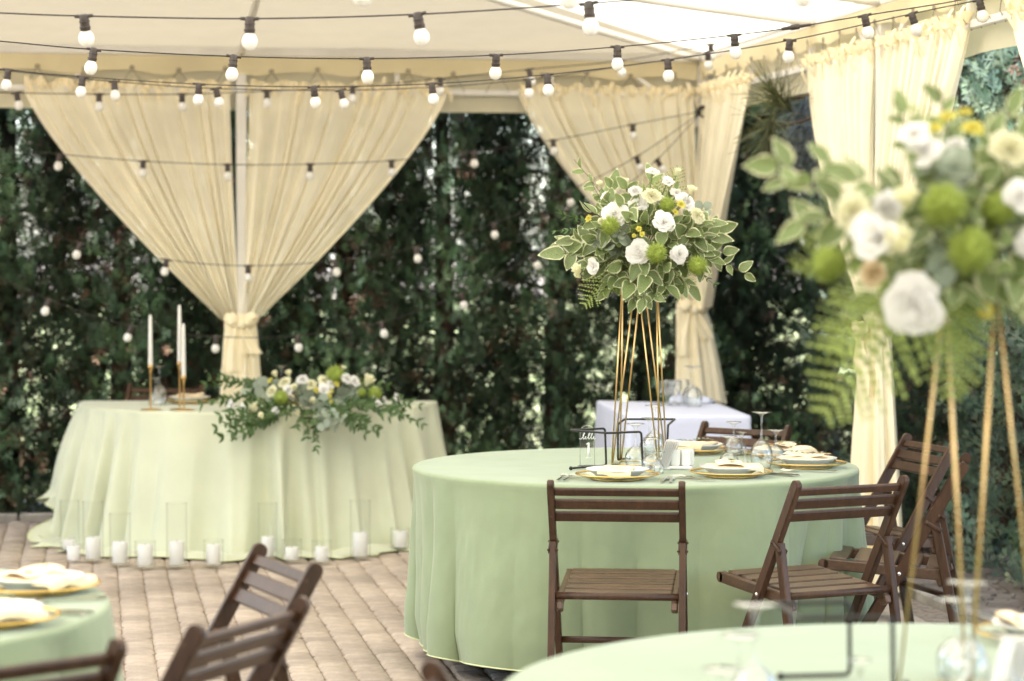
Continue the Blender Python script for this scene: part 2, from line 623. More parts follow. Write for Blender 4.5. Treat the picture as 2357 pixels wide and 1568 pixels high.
# ------------------------------------------------------------------ ground
g = MB()
NG = 60
def gpt(u, v):
    x = -900 + 1800 * u
    y = -900 + 1800 * v
    return (x, y, -0.06)
g.add([(-900, -900, -.06), (900, -900, -.06), (900, 900, -.06), (-900, 900, -.06)], [(0, 1, 2, 3)])
tag(obj('ground', g, M['soil'], smooth=False), kind='structure')

lw_ = MB()
lwp = [Vector((-120, 0, -.05)), Vector((120, 0, -.05))]
lc = Vector((1.115, 14.2, 0)) + Vector((math.sin(math.radians(9.8)), -math.cos(math.radians(9.8)), 0)) * -2.4
ld = Vector((math.cos(math.radians(9.8)), math.sin(math.radians(9.8)), 0))
lo = Vector((-ld.y, ld.x, 0))
lw_.add([lc - ld * 60 + Vector((0, 0, -.05)), lc + ld * 60 + Vector((0, 0, -.05)), lc + ld * 60 + lo * 70 + Vector((0, 0, -.05)), lc - ld * 60 + lo * 70 + Vector((0, 0, -.05))], [(0, 1, 2, 3)])
tag(obj('lawn', lw_, M['lawn'], smooth=False), kind='structure')

# paved floor: joint sand sheet, then pavers as its parts
rng = random.Random(5)
A0, A1, B0, B1 = -0.05, 8.3, -0.25, 15.5
fl = MB()
fl.add([T(A0 - .02, B0, -.012), T(A1, B0, -.012), T(A1, B1, -.012), T(A0 - .02, B1, -.012)], [(0, 1, 2, 3)])
floor = obj('paved_floor', fl, M['joint'], smooth=False)
tag(floor, kind='structure')

def paver_mesh(nm, w, l, seed, th=.045):
    r = random.Random(seed)
    mb = MB()
    x, y = w / 2, l / 2
    c = .009
    def ring(dx, dy, z, j):
        pts = []
        k = .012
        for (sx, sy) in ((-1, -1), (1, -1), (1, 1), (-1, 1)):
            X, Y = sx * (x - dx), sy * (y - dy)
            if sx * sy > 0:
                pts += [(X - sx * 0, Y - sy * k, z), (X - sx * k, Y, z)]
            else:
                pts += [(X - sx * k, Y, z), (X, Y - sy * k, z)]
        return [(px + r.uniform(-j, j), py + r.uniform(-j, j), pz + r.uniform(-j, j) * .5) for px, py, pz in pts]
    rs = ring(0, 0, -th, 0) + ring(0, 0, -.008, .002) + ring(c, c, 0, .002)
    fs = []
    for q in range(2):
        for i in range(8):
            j = (i + 1) % 8
            fs.append((q * 8 + i, q * 8 + j, q * 8 + 8 + j, q * 8 + 8 + i))
    fs.append(tuple(range(16, 24)))
    mb.add(rs, fs)
    return mb
PW, PL = .118, .178
pv_mb = {ln: [paver_mesh('paver', PW - .0045, ln - .0075, 10 * i + k) for i in range(4)] for k, ln in enumerate((.118, .150, .178))}
pv_me = {ln: [mb.mesh('paver', M['paver'], 'auto') for mb in v] for ln, v in pv_mb.items()}
cands, hidden = [], []
na = int((A1 - A0) / PW)
for i in range(na):
    b = B0 + rng.uniform(0, .2)
    while b < B1 - .25:
        ln = rng.choice((.118, .150, .150, .178))
        a = A0 + .16 + (i + .5) * PW
        c = T(a, b + ln / 2, rng.uniform(-.0035, .0025))
        b += ln
        if a > A1 - .1:
            continue
        if c.y < 1.2:
            continue
        px, py = proj(c)
        inside = any((c.x - t[0]) ** 2 + (c.y - t[1]) ** 2 < (t[2] + .0) ** 2 for t in (TB1, TB2, TB3))
        vis = -30 < px < 2400 and 1170 < py < 1600
        seen = vis and not inside and ((-25 < px < 945 and py > 1296) or (px < 145 and py > 1185) or (130 < px < 930 and py > 1285))
        (cands if seen else hidden).append((c.y, c, ln))
cands.sort(key=lambda t: t[0])
def paver_mat4(c):
    m = Matrix((E1, E2, Vector((0, 0, 1)))).transposed()
    if m.determinant() < 0:
        m = Matrix((-E1, E2, Vector((0, 0, 1)))).transposed()
    m = Matrix.Rotation(rng.uniform(-.012, .012), 3, 'Z') @ Matrix.Rotation(rng.uniform(-.008, .008), 3, 'X') @ m
    m = m.to_4x4()
    m.translation = c
    return m
for k, (_, c, ln) in enumerate(cands[:300]):
    link('paver', rng.choice(pv_me[ln]), floor, mat4=paver_mat4(c))
rest = MB()
for (_, c, ln) in cands[300:] + [h for h in hidden]:
    pr = proj(c)
    if not (-500 < pr[0] < 2900 and pr[1] < 2600):
        continue
    m4 = paver_mat4(c)
    src = rng.choice(pv_mb[ln])
    rest.add([m4 @ Vector(v) for v in src.v], src.f)
tag(obj('paver', rest, M['paver'], floor, smooth='auto'), kind='stuff')

# stone edging along the back and the right, slabs inside the right edge
kb = bpy.data.objects.new('kerb', None)
COL.objects.link(kb)
tag(kb, kind='structure')
ks = MB().bar((0, -.245, 0), (0, .245, 0), .07, .16, (1, 0, 0), .008)
ks_me = ks.mesh('kerb_stone', M['kerb'], 'auto')
def rotT(along):
    x = Vector((along.y, -along.x, 0))
    m = Matrix((x, along, Vector((0, 0, 1)))).transposed().to_4x4()
    return m
for i in range(18):
    m = rotT(E1); m.translation = T(.2 + i * .5, B0 - .045, -.045 + rng.uniform(-.003, .003)); link('kerb_stone', ks_me, kb, mat4=m)
for i in range(30):
    m = rotT(E2); m.translation = T(A0 - .06, .02 + i * .5, -.05 + rng.uniform(-.004, .004)); link('kerb_stone', ks_me, kb, mat4=m)

# loose stones and dry litter on the bare soil by the right hedge
st = MB()
for i in range(1700):
    a, b = -rng.uniform(.15, 1.5), rng.uniform(-1.0, 8.5)
    r = rng.uniform(.004, .016)
    st.sphere(T(a, b, -.058 + r * .2), r, 6, 4, (1, rng.uniform(.6, 1.3), .6))
tag(obj('gravel', st, M['pebble']), kind='stuff')
lt = MB()
for i in range(1900):
    a, b = -rng.uniform(.12, 1.6), rng.uniform(-1.2, 8.5)
    if i % 3 == 0:
        a, b = rng.uniform(-1, 7), -rng.uniform(.3, 1.4)
    p = T(a, b, -.05 + rng.uniform(0, .012))
    an = rng.uniform(0, 6.28)
    d = Vector((math.cos(an), math.sin(an), rng.uniform(-.2, .2))) * rng.uniform(.015, .05)
    n = Vector((-d.y, d.x, 0)).normalized() * .004
    lt.add([p - d - n, p - d + n, p + d + n * .5, p + d - n * .5], [(0, 1, 2, 3)])
tag(obj('leaf_litter', lt, M['litter'], smooth=False), kind='stuff')

# ------------------------------------------------------------------ tent
HB, HR, HV = 2.666, 2.452, 2.341          # eave beam, curtain rail, hem of the valance
A_END, B_END = 8.1, 16.5
SL = .15
tent = thing('pavilion_tent', 'large white framed pavilion tent with pale canvas roof and cream valance', 'tent', T(0, 0, 0))
tinv = Matrix.Translation(-T(0, 0, 0))
def tobj(name, mb, m, parent=tent, smooth=True, **kw):
    if parent is tent:
        off = T(0, 0, 0)
        mb.v = [(x - off.x, y - off.y, z - off.z) for x, y, z in mb.v]
    elif parent is not None:
        off = T(0, 0, 0)
        mb.v = [(x - off.x, y - off.y, z - off.z) for x, y, z in mb.v]
    return obj(name, mb, m, parent, smooth, **kw)
posts_ab = [(0, 0), (2.69, 0), (5.4, 0), (8.1, 0), (0, 3.3), (0, 6.6), (0, 9.9), (0, 13.2), (8.1, 3.3), (8.1, 6.6), (8.1, 9.9), (8.1, 13.2), (0, 16.5), (8.1, 16.5), (2.69, 16.5), (5.4, 16.5)]
for a, b in posts_ab:
    tobj('post', MB().bar(T(a, b, -.01), T(a, b, HB - .03), .06, .06, E1, .006), M['white_metal'], smooth='auto')
sides = [(lambda s, d, h: T(s, -d, h), A_END), (lambda s, d, h: T(-d, s, h), B_END)]
S_BACK, S_RIGHT = sides[0][0], sides[1][0]
S_LEFT = lambda s, d, h: T(A_END + d, s, h)
S_FRONT = lambda s, d, h: T(s, B_END + d, h)
for F, ln in ((S_BACK, A_END), (S_RIGHT, B_END), (S_LEFT, B_END), (S_FRONT, A_END)):
    tobj('eave_beam', MB().bar(F(-.03, 0, HB), F(ln + .03, 0, HB), .05, .05, (0, 0, 1), .006), M['white_metal'], smooth='auto')
    tobj('curtain_rail', MB().bar(F(.04, 0, HR), F(ln - .04, 0, HR), .035, .035, (0, 0, 1), .005), M['white_metal'], smooth='auto')
    n = 9 if ln < 10 else 15
    for i in range(1, n * 1):
        s = ln * i / n
        if min(abs(s - q) for q in (0, 2.69, 5.4, 8.1, 3.3, 6.6, 9.9, 13.2)) < .1:
            continue
        tobj('strut', MB().bar(F(s, 0, HR + .017), F(s, 0, HB - .025), .03, .03, (0, 0, 1) if False else E1, .004), M['white_metal'], smooth='auto')
# corner braces
for p, q in ((T(.5, 0, HB - .03), T(.03, 0, 2.27)), (T(0, .5, HB - .03), T(0, .03, 2.27)), (T(0, 2.85, HB - .03), T(0, 3.27, 2.36)), (T(0, 3.75, HB - .03), T(0, 3.33, 2.36)), (T(.32, .0, HR), T(.03, 0, 2.3))):
    tobj('brace', MB().bar(p, q, .03, .03, E1, .004), M['white_metal'], smooth='auto')

# hipped canvas roof: four panels with a slight sag
ridge = A_END / 2
def rz(a, b):
    return HB + .03 + SL * min(a, b, A_END - a, B_END - b)
def roofpanel(c0, c1, r1, r0, nu=40, nv=12):
    def fn(u, v):
        p = (Vector(c0) * (1 - u) + Vector(c1) * u) * (1 - v) + (Vector(r0) * (1 - u) + Vector(r1) * u) * v
        z = HB + .03 + SL * v * ridge - .05 * math.sin(PI * v) * (0.6 + .4 * abs(math.sin(u * PI * 3)))
        z += .012 * noise.noise((p.x * 1.3, p.y * 1.3, 7))
        return T(p.x, p.y, z)
    return MB().grid(fn, nu, nv)
o = .09
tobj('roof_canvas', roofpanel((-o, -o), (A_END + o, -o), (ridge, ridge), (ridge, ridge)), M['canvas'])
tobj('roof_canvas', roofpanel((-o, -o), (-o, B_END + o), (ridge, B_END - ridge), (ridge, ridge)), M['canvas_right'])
tobj('roof_canvas', roofpanel((A_END + o, -o), (A_END + o, B_END + o), (ridge, B_END - ridge), (ridge, ridge)), M['canvas_sunlit'])
tobj('roof_canvas', roofpanel((-o, B_END + o), (A_END + o, B_END + o), (ridge, B_END - ridge), (ridge, B_END - ridge)), M['canvas'])  # dim copy here too, to cut light on camera-facing sides
def rafter(a0, b0, a1, b1, w=.04):
    n = 14
    pts = []
    for i in range(n + 1):
        t = i / n
        a, b = a0 + (a1 - a0) * t, b0 + (b1 - b0) * t
        v = min(a, b, A_END - a, B_END - b) / ridge
        pts.append(T(a, b, HB + SL * v * ridge - .05 * math.sin(PI * v) * .9 - .012))
    return MB().tube(pts, w / 2, 8)
for q in ((0, 0, ridge, ridge), (2.69, 0, 2.69, 2.69), (0, 2.3, 2.3, 2.3), (0, 3.3, 3.3, 3.3), (A_END, 0, ridge, ridge), (0, 6.6, ridge, 6.6)):
    tobj('rafter', rafter(*q), M['white_metal'])

# cream valance outside the rail, inner skirt laced to the rail through eyelets
def strip(F, s0, s1, d, h0, h1, wave=0.0, amp=.012, seed=1, per=.52):
    n = max(8, int((s1 - s0) / .04))
    def fn(u, v):
        s = s0 + (s1 - s0) * u
        h = h0 + (h1 - h0) * v
        if wave:
            h += wave * v * abs(math.sin(PI * s / per)) 
        dd = d + amp * v * (math.sin(s * 9 + seed) + .7 * noise.noise((s * 3, h * 2, seed)))
        return F(s, dd, h)
    return MB().grid(fn, n, 7)
for F, ln, sd in ((S_BACK, A_END, 1), (S_RIGHT, B_END, 2), (S_LEFT, B_END, 3), (S_FRONT, A_END, 4)):
    tobj('valance', strip(F, -.06, ln + .06, .055, HB + .028, HV, 0, .01, sd), M['valance'])
    tobj('inner_skirt', strip(F, .04, ln - .04, -.03 if F in (S_BACK, S_RIGHT) else -.03, HB - .028, HR + .075, .03, .012, sd + 5), M['valance'])
for F, ln in ((S_BACK, 4.6), (S_RIGHT, 5.4)):
    n = int(ln / .26)
    for i in range(n):
        s = .18 + i * .26
        up = .03 * abs(math.sin(PI * s / .52))
        e = F(s, -.042, HR + .09 + up)
        nrm = (F(s, -1, 0) - F(s, 0, 0)).normalized()
        mb = MB()
        rm = nrm.to_track_quat('Z', 'Y').to_matrix()
        mb.lathe([(.006, .002), (.008, .005), (.013, .004), (.014, 0), (.006, 0)], 12, e, rot=rm)
        tobj('eyelet', mb, M['black_metal'] if False else M['lace_cord'])
        cd = MB().tube([e, F(s + .06, -.03, HR + .02), F(s + .075, -.0, HR - .022)], .0022, 5)
        cd.tube([e, F(s - .06, -.03, HR + .02), F(s - .075, -.0, HR - .022)], .0022, 5)
        tobj('lacing', cd, M['lace_cord'])

# ------------------------------------------------------------------ gathered voile curtains
def fold(u, N, ph, seed):
    w = u + .024 * math.sin(2 * PI * (2.3 * u + ph)) + .016 * math.sin(2 * PI * (5.3 * u + ph * 2)) + .03 * noise.noise((u * 5, seed, 1))
    s = math.sin(2 * PI * N * w) + .25 * math.sin(2 * PI * N * 2.3 * w + ph)
    s = max(0, .5 + .42 * s) ** 2.6                # narrow raised pleats with flat sheer cloth between them
    return (s - .25) * 1.9 * (.75 + .7 * noise.noise((u * 8, seed, 4)))
def curtain_panel(F, s0, s1, sn0, sn1, hN, N=13, seed=1, d0=-.02, pw=1.25, amp=.032, outer=None):
    """cloth from the rail down to the tie"""
    ph = seed * .37
    def fn(u, v):
        v2 = -0.03 + 1.03 * v
        f = max(0, v2) ** pw
        h = HR + .03 + (hN - HR - .03) * v
        hf = fold(u, N, ph, seed)
        st = s0 + (s1 - s0) * u + .022 * math.sin(2 * PI * N * u * 1.0 + ph) * (1 - f) * (.3 + v)
        sn = sn0 + (sn1 - sn0) * u
        s = st + (sn - st) * f
        d = d0 + hf * (amp * (.5 + .9 * v) if v < .75 else amp * 1.17) - .03 * math.sin(PI * min(1, v)) 
        if v < .04:
            h += .012 * noise.noise((u * 30, seed, 2))
        return F(s, d, h)
    return MB().grid(fn, 230, 46)
def skirt(F, sc, w0, w1, hN, h1, N=8, seed=3, d0=-.03, dep=.05, shift=0.0):
    def fn(u, v):
        an = 2 * PI * u
        f = v ** .8
        w = w0 + (w1 - w0) * f
        k = 1 + .20 * math.sin(N * an + seed) + .12 * math.sin((N * 2 - 3) * an + 2 * seed) + .10 * noise.noise((math.cos(an) * 2, math.sin(an) * 2, seed + v))
        x = math.cos(an) * w / 2 * (1 + (k - 1) * (.3 + .7 * f))
        y = math.sin(an) * (dep + dep * .9 * f) * k
        h = hN + (h1 - hN) * v + .015 * v * math.sin(3 * an + seed)
        return F(sc + x + shift * f, d0 + y, h)
    return MB().grid(fn, 120, 22, closed_u=True)
def bow(F, sc, h, w, seed=2, d=-.09):
    parts = []
    rb = random.Random(seed)
    band = MB()
    def fb(u, v):
        an = 2 * PI * u
        r = 1 + .06 * math.sin(9 * an + 2 * v) + .03 * math.sin(PI * v)
        return F(sc + math.cos(an) * w / 2 * r, -.03 + math.sin(an) * .065 * r, h - .065 + .11 * v + .012 * math.sin(an * 3))
    band.grid(fb, 60, 9, closed_u=True)
    parts.append(('tie_band', band))
    for sg in (-1, 1):
        lp = MB()
        def fl_(u, v, sg=sg):
            an = 2 * PI * u
            k = math.sin(PI * min(1, v * 1.02)) ** .6
            x = sg * (.012 + .078 * v)
            return F(sc + x + .01 * math.sin(an * 2), d + math.sin(an) * .028 * k - .015, h + .012 + math.cos(an) * (.034 * k + .004) + .02 * v + .008 * math.sin(an * 5 + v * 6))
        lp.grid(fl_, 28, 12, closed_u=True)
        parts.append(('bow_loop', lp))
        tl = MB()
        def ft(u, v, sg=sg):
            x = sg * (.01 + .05 * v) + (u - .5) * (.05 + .07 * v)
            return F(sc + x, d - .012 - .012 * math.sin(u * 9 + v * 4), h - .02 - (.20 + .05 * sg) * v)
        tl.grid(ft, 14, 10)
        parts.append(('bow_tail', tl))
    kn = MB()
    kn.sphere(F(sc, d - .015, h), .03, 12, 8, (1, .8, 1.1))
    parts.append(('bow_knot', kn))
    return parts
def ruffle(F, s0, s1, seed):
    """little bows that tie the voile to the rail, with the frilled heading between them"""
    mb = MB()
    def fn(u, v):
        s = s0 + (s1 - s0) * u
        n = noise.noise((s * 14, seed, 3))
        return F(s, -.028 + .026 * math.sin(s * 85 + seed) * (.4 + v) + .01 * n, HR + .005 + (.042 + .03 * n) * v + .008 * math.sin(s * 60))
    mb.grid(fn, int((s1 - s0) / .007), 5)
    return mb
def ties(F, s0, s1, seed):
    r = random.Random(seed)
    out = []
    n = int((s1 - s0) / .12)
    for i in range(n + 1):
        s = s0 + .02 + (s1 - s0 - .04) * i / n + r.uniform(-.02, .02)
        mb = MB()
        for k in range(2):
            d = Vector((r.uniform(-.05, .05), 0, r.uniform(.01, .06)))
            def fn(u, v, d=d, k=k):
                return F(s + d.x * v + (u - .5) * .028 * (1 - .3 * v) , -.035 - .022 * math.sin(PI * v) + .006 * math.sin(u * 7), HR - .01 + d.z * v * 1.6 - (.1 * v * v if k else 0))
            mb.grid(fn, 4, 7)
        out.append(mb)
    return out

def curtain(name, label, panels, F, sc, w, hN, hEnd, flare, seed, bowseed, skirtshift=0.0, wN=None, with_bow=True):
    base = panels[0][0](panels[0][1], 0, 0)
    root = thing(name, label, 'curtain', base, 0, 'cream voile curtains tied back at the tent posts')
    def add(nm, mb, m=M['voile']):
        mb.v = [(x - base.x, y - base.y, z - base.z) for x, y, z in mb.v]
        return obj(nm, mb, m, root)
    for (Fp, s0, s1, n0, n1, N, sd) in panels:
        add('panel', curtain_panel(Fp, s0, s1, n0, n1, hN, N, sd))
        add('heading', ruffle(Fp, min(s0, s1), max(s0, s1), sd), M['voile_thick'])
        for mb in ties(Fp, min(s0, s1), max(s0, s1), sd):
            add('rail_tie', mb, M['voile_thick'])
    add('skirt', skirt(F, sc, w, flare, hN - .02, hEnd, 8, seed, shift=skirtshift), M['voile_thick'])
    if with_bow:
        for nm, mb in bow(F, sc, hN - .015, w, bowseed):
            add(nm, mb, M['voile_thick'])
    return root
curtain('curtain', 'pair of sheer cream curtains tied in a bow behind the head table',
        [(S_BACK, 2.64, 1.508, 2.70, 2.61, 12, 1), (S_BACK, 2.75, 3.892, 2.71, 2.80, 12, 2)], S_BACK, 2.70, .17, 1.145, .03, .27, 3, 4)
curtain('curtain', 'sheer cream curtains tied at the tent corner behind the small white table',
        [(S_BACK, .05, 1.088, .02, .10, 11, 5), (S_RIGHT, .05, 1.14, -.02, .16, 12, 6)], S_BACK, .07, .17, 1.215, .66, .25, 7, 9, skirtshift=-.06)
curtain('curtain', 'bright cream curtains tied at the right post behind the tall foreground flowers',
        [(S_RIGHT, 3.26, 2.186, 3.30, 3.20, 11, 8), (S_RIGHT, 3.34, 4.451, 3.31, 3.42, 12, 9)], S_RIGHT, 3.31, .19, 1.17, .03, .42, 11, 12)
curtain('curtain', 'edge of a cream curtain at the picture\'s upper right corner',
        [(S_RIGHT, 6.56, 4.92, 6.58, 6.5, 13, 14)], S_RIGHT, 6.55, .18, 1.17, .03, .40, 15, 16)
# ------------------------------------------------------------------ conifers
def np_mesh(name, verts, quads, mats, tint=None, smooth=False, tris=False):
    me = bpy.data.meshes.new(name)
    k = quads.shape[1]
    nv, nq = len(verts), len(quads)
    me.vertices.add(nv)
    me.vertices.foreach_set("co", np.ascontiguousarray(verts, dtype=np.float32).ravel())
    me.loops.add(nq * k)
    me.loops.foreach_set("vertex_index", np.ascontiguousarray(quads, dtype=np.int32).ravel())
    me.polygons.add(nq)
    me.polygons.foreach_set("loop_start", np.arange(0, nq * k, k, dtype=np.int32))
    me.materials.append(mats)
    if tint is not None:
        ca = me.color_attributes.new("tint", 'FLOAT_COLOR', 'POINT')
        ca.data.foreach_set("color", np.ascontiguousarray(tint, dtype=np.float32).ravel())
    me.update(calc_edges=True)
    me.validate()
    return me

def frond_template(nb=5, L=1.0, fine=False, rs=None):
    """flat fan of narrow scale-leaved branchlets; y along the frond"""
    vs, qs = [], []
    def blade(p, d, l, w):
        n = np.array([-d[1], d[0], 0])
        i = len(vs)
        q = p + d * l * .55
        vs.extend([p, q + n * w, p + d * l, q - n * w])
        qs.append((i, i + 1, i + 2, i + 3))
    blade(np.array([0., 0, 0]), np.array([0, 1., 0]), L, .05)
    for j in range(nb):
        t = .12 + .75 * j / max(1, nb - 1)
        for sg in (-1, 1):
            an = math.radians(52 - 18 * t)
            d = np.array([sg * math.sin(an), math.cos(an), .12 * math.sin(j * 2.1)])
            l = L * (.50 - .30 * t) * (1.15 if (j + (sg > 0)) % 2 else .9)
            p = np.array([0, t * L, 0])
            blade(p, d, l, .052)
            if fine:
                for tt in (.35, .62):
                    for s2 in (-1, 1):
                        a2 = an * sg + s2 * .62
                        blade(p + d * l * tt, np.array([math.sin(a2), math.cos(a2), .1 * s2]), l * .45, .042)
    return np.array(vs, dtype=np.float64), np.array(qs, dtype=np.int64)

FT = frond_template(4)
FF = frond_template(3, fine=True)
def scatter(tv, tq, P, Y, Z, S, bright):
    """place a template at points P with axes and sizes"""
    Y = Y / np.linalg.norm(Y, axis=1, keepdims=True)
    Z = Z - Y * (Z * Y).sum(1, keepdims=True)
    Z = Z / np.linalg.norm(Z, axis=1, keepdims=True)
    X = np.cross(Y, Z)
    n, k = len(P), len(tv)
    V = P[:, None, :] + S[:, None, None] * (tv[None, :, 0, None] * X[:, None, :] + tv[None, :, 1, None] * Y[:, None, :] + tv[None, :, 2, None] * Z[:, None, :])
    Q = (tq[None] + (np.arange(n) * k)[:, None, None]).reshape(-1, tq.shape[1])
    B = np.repeat(bright, k, axis=0)
    return V.reshape(-1, 3), Q, np.concatenate([B, np.ones((len(B), 1))], 1)

def gapnoise(p, sc, sd):
    return np.array([noise.noise((x * sc, y * sc, sd)) for x, y in p])

def thuja(base, H, R, seed, label, group, light=False, n=3600, fine=False, gaps=0.0, axis=None):
    """one columnar conifer: trunk, limbs, green crown and the browned inner sprays"""
    rs = np.random.RandomState(seed)
    root = thing('thuja_tree', label, 'tree', base, 0, group)
    tb = MB()
    pts = [Vector((.03 * math.sin(seed + z * 2.0), .03 * math.cos(seed * 2 + z * 1.5), z * H * .92)) for z in np.linspace(0, 1, 9)]
    tb.tube(pts, [.075 * (1 - .85 * i / 8) + .006 for i in range(9)], 9)
    obj('trunk', tb, M['bark'], root)
    lb = MB()
    for i in range(46):
        z = rs.uniform(.12, H * .85)
        an = rs.uniform(0, 2 * PI)
        r = R * (.75 if z < H * .6 else .75 * (1 - (z - H * .6) / (H * .45)))
        p0 = Vector((0, 0, z))
        p1 = p0 + Vector((math.cos(an) * r * .55, math.sin(an) * r * .55, .05))
        p2 = p0 + Vector((math.cos(an) * r, math.sin(an) * r, .22))
        lb.tube([p0, p1, p2], [.014, .009, .003], 5)
    tag(obj('limb', lb, M['bark'], root), kind='stuff')
    # positions: a shell with clumps; gaps go right through the row
    def sample(n, r0, r1):
        z = np.where(rs.rand(n) < .74, rs.uniform(.0, min(1.0, 2.75 / H), n), rs.uniform(min(.98, 2.5 / H), 1, n))
        an = rs.uniform(0, 2 * PI, n)
        prof = np.where(z < .55, .93 + .07 * np.sin(z * 5), np.maximum(.03, .93 * (1 - ((z - .55) / .47) ** 1.7)))
        cl = np.array([noise.noise((math.cos(a) * 2.2, math.sin(a) * 2.2, zz * H * 1.6 + seed * 3.1)) for a, zz in zip(an, z)])
        rad = R * prof * (r0 + (r1 - r0) * rs.uniform(0, 1, n) ** .7) * (1 + .22 * cl)
        return np.stack([np.cos(an) * rad, np.sin(an) * rad, z * H], 1), an, cl
    def keep(P):
        if not gaps:
            return np.ones(len(P), bool)
        W = P + np.array(base)
        ax = np.array(axis if axis is not None else (1, 0, 0))
        s = W @ ax
        g1 = gapnoise(np.stack([s, W[:, 2] * .8], 1), 1.7, 3.3)
        g2 = gapnoise(np.stack([s, W[:, 2]], 1), 11.0, 8.1)
        low = np.where(W[:, 2] < 1.1, .10, 0.0)
        return ~((g1 > .02) & (g2 > .34 - gaps - low)) & ~((g2 > .62 - gaps * .6))
    P, an, cl = sample(n, .62, 1.0)
    k = keep(P)
    P, an, cl = P[k], an[k], cl[k]
    m = len(P)
    out = np.stack([np.cos(an), np.sin(an), np.zeros(m)], 1)
    Y = out * rs.uniform(.25, .8, (m, 1)) + np.array([0, 0, 1]) * rs.uniform(.35, 1.1, (m, 1)) + rs.normal(0, .28, (m, 3))
    tang = np.stack([-np.sin(an), np.cos(an), np.zeros(m)], 1)
    Z = tang * rs.uniform(.1, .8, (m, 1)) * np.where(rs.rand(m, 1) < .5, -1, 1) + out + rs.normal(0, .2, (m, 3))
    S = rs.uniform(.065, .125, m) * (1.0 if not fine else 1.25)
    S = np.where(P[:, 2] > 2.7, S * 1.8, S)
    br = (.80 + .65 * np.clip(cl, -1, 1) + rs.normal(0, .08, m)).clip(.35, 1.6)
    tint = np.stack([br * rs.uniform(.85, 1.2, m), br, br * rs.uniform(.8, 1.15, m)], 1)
    tv, tq = FF if fine else FT
    V, Q, C = scatter(tv, tq, P, Y, Z, S, tint)
    link('crown', np_mesh('crown', V, Q, M['thuja_sunlit'] if light else M['thuja'], C), root)
    # browned inner sprays
    nb = int(n * .24)
    P, an, cl = sample(nb, .30, .86)
    k = keep(P) & (np.array([noise.noise((p[0] * 1.5 + base[0], p[2] * 1.4, seed * .7)) for p in P]) > -.12)
    P, an = P[k], an[k]
    m = len(P)
    Y = np.stack([np.cos(an), np.sin(an), np.zeros(m)], 1) * .5 + np.array([0, 0, -1]) * rs.uniform(.0, .8, (m, 1)) + rs.normal(0, .4, (m, 3))
    Z = rs.normal(0, 1, (m, 3))
    br = rs.uniform(.45, 1.05, m)
    V, Q, C = scatter(FT[0], FT[1], P, Y, Z, rs.uniform(.08, .16, m), np.stack([br, br, br], 1))
    link('dry_foliage', np_mesh('dry_foliage', V, Q, M['thuja_dry'], C), root)
    return root

rh = random.Random(77)
for i in range(13):
    a = -1.15 + i * .64 + rh.uniform(-.06, .06)
    p = T(a, -1.05 + rh.uniform(-.08, .08), -.06)
    thuja(tuple(p), rh.uniform(3.9, 4.5), rh.uniform(.52, .64), 10 + i, 'dark thuja conifer in the tight hedge row behind the tent', 'thuja hedge behind the tent',
          n=10000, gaps=.05, axis=tuple(E1))
spots = [(-1.30, .1, 3.9), (-1.32, .95, 4.0), (-1.28, 1.75, 4.1), (-1.26, 2.6, 4.0), (-1.30, 3.4, 4.3), (-1.24, 4.2, 4.3), (-1.28, 5.0, 4.4)]
for i, (a, b, h) in enumerate(spots):
    p = T(a + rh.uniform(-.04, .04), b, -.06)
    front = b > 2.2
    thuja(tuple(p), h, .62 if front else .66, 60 + i, ('pale green thuja conifer in the row beside the right curtains' if front else 'dark thuja conifer beyond the gap right of the corner post'),
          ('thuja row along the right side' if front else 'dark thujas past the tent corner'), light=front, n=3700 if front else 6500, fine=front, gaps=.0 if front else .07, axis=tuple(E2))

# pine beyond the right side; one branch reaches in under the valance
def needle_tuft(rs, c, d, n, L, spread):
    P = np.repeat(np.array([c]), n, 0) + np.array(d)[None] * rs.uniform(-.10, .06, (n, 1))
    Y = np.array(d)[None] * rs.uniform(.25, 1.0, (n, 1)) + rs.normal(0, spread, (n, 3))
    return P, Y, rs.uniform(.75, 1.1, n) * L
tp_n = (np.array([[-.011, 0, 0], [.011, 0, 0], [.008, .6, .02], [0, 1, .05], [-.008, .6, .02]]), np.array([[0, 1, 2, 4], [4, 2, 3, 3]]))
tp_needle = (np.array([[-.010, 0, 0], [.010, 0, 0], [.004, 1, .04], [-.004, 1, .04]]), np.array([[0, 1, 2, 3]]))
rsn = np.random.RandomState(4)
pbase = T(-1.9, 1.75, -.06)
pine = thing('pine_tree', 'pine with long needles beyond the right side, one branch under the valance', 'tree', pbase)
tr = MB()
tr.tube([Vector((0, 0, z)) + Vector((.03 * math.sin(z), .03 * math.cos(z * 1.3), 0)) for z in np.linspace(0, 5.2, 8)], [.11 - .012 * i for i in range(8)], 10)
obj('trunk', tr, M['bark'], pine)
def pine_branch(tips, start_h, m_need, L, n, spread, droop=None):
    br = MB()
    allP, allY, allS = [], [], []
    s = Vector((0, 0, start_h))
    for tip, d in tips:
        tip = tip - pbase
        mid = (s + tip) / 2 + Vector((0, 0, .12))
        br.tube(cat_rom([s, mid, tip], 6), [.018 * (1 - i / 13) + .004 for i in range(13)], 6)
        P, Y, S = needle_tuft(rsn, tuple(tip), tuple(d), n, L, spread)
        allP.append(P); allY.append(Y); allS.append(S)
    b = obj('branch', br, M['bark'], pine)
    P, Y, S = np.concatenate(allP), np.concatenate(allY), np.concatenate(allS)
    bri = rsn.uniform(.7, 1.3, len(P))
    V, Q, C = scatter(tp_needle[0], tp_needle[1], P, Y, rsn.normal(0, 1, P.shape), S, np.stack([bri * rsn.uniform(.9, 1.25, len(P)), bri, bri], 1))
    link('needles', np_mesh('needles', V, Q, m_need, C), b)
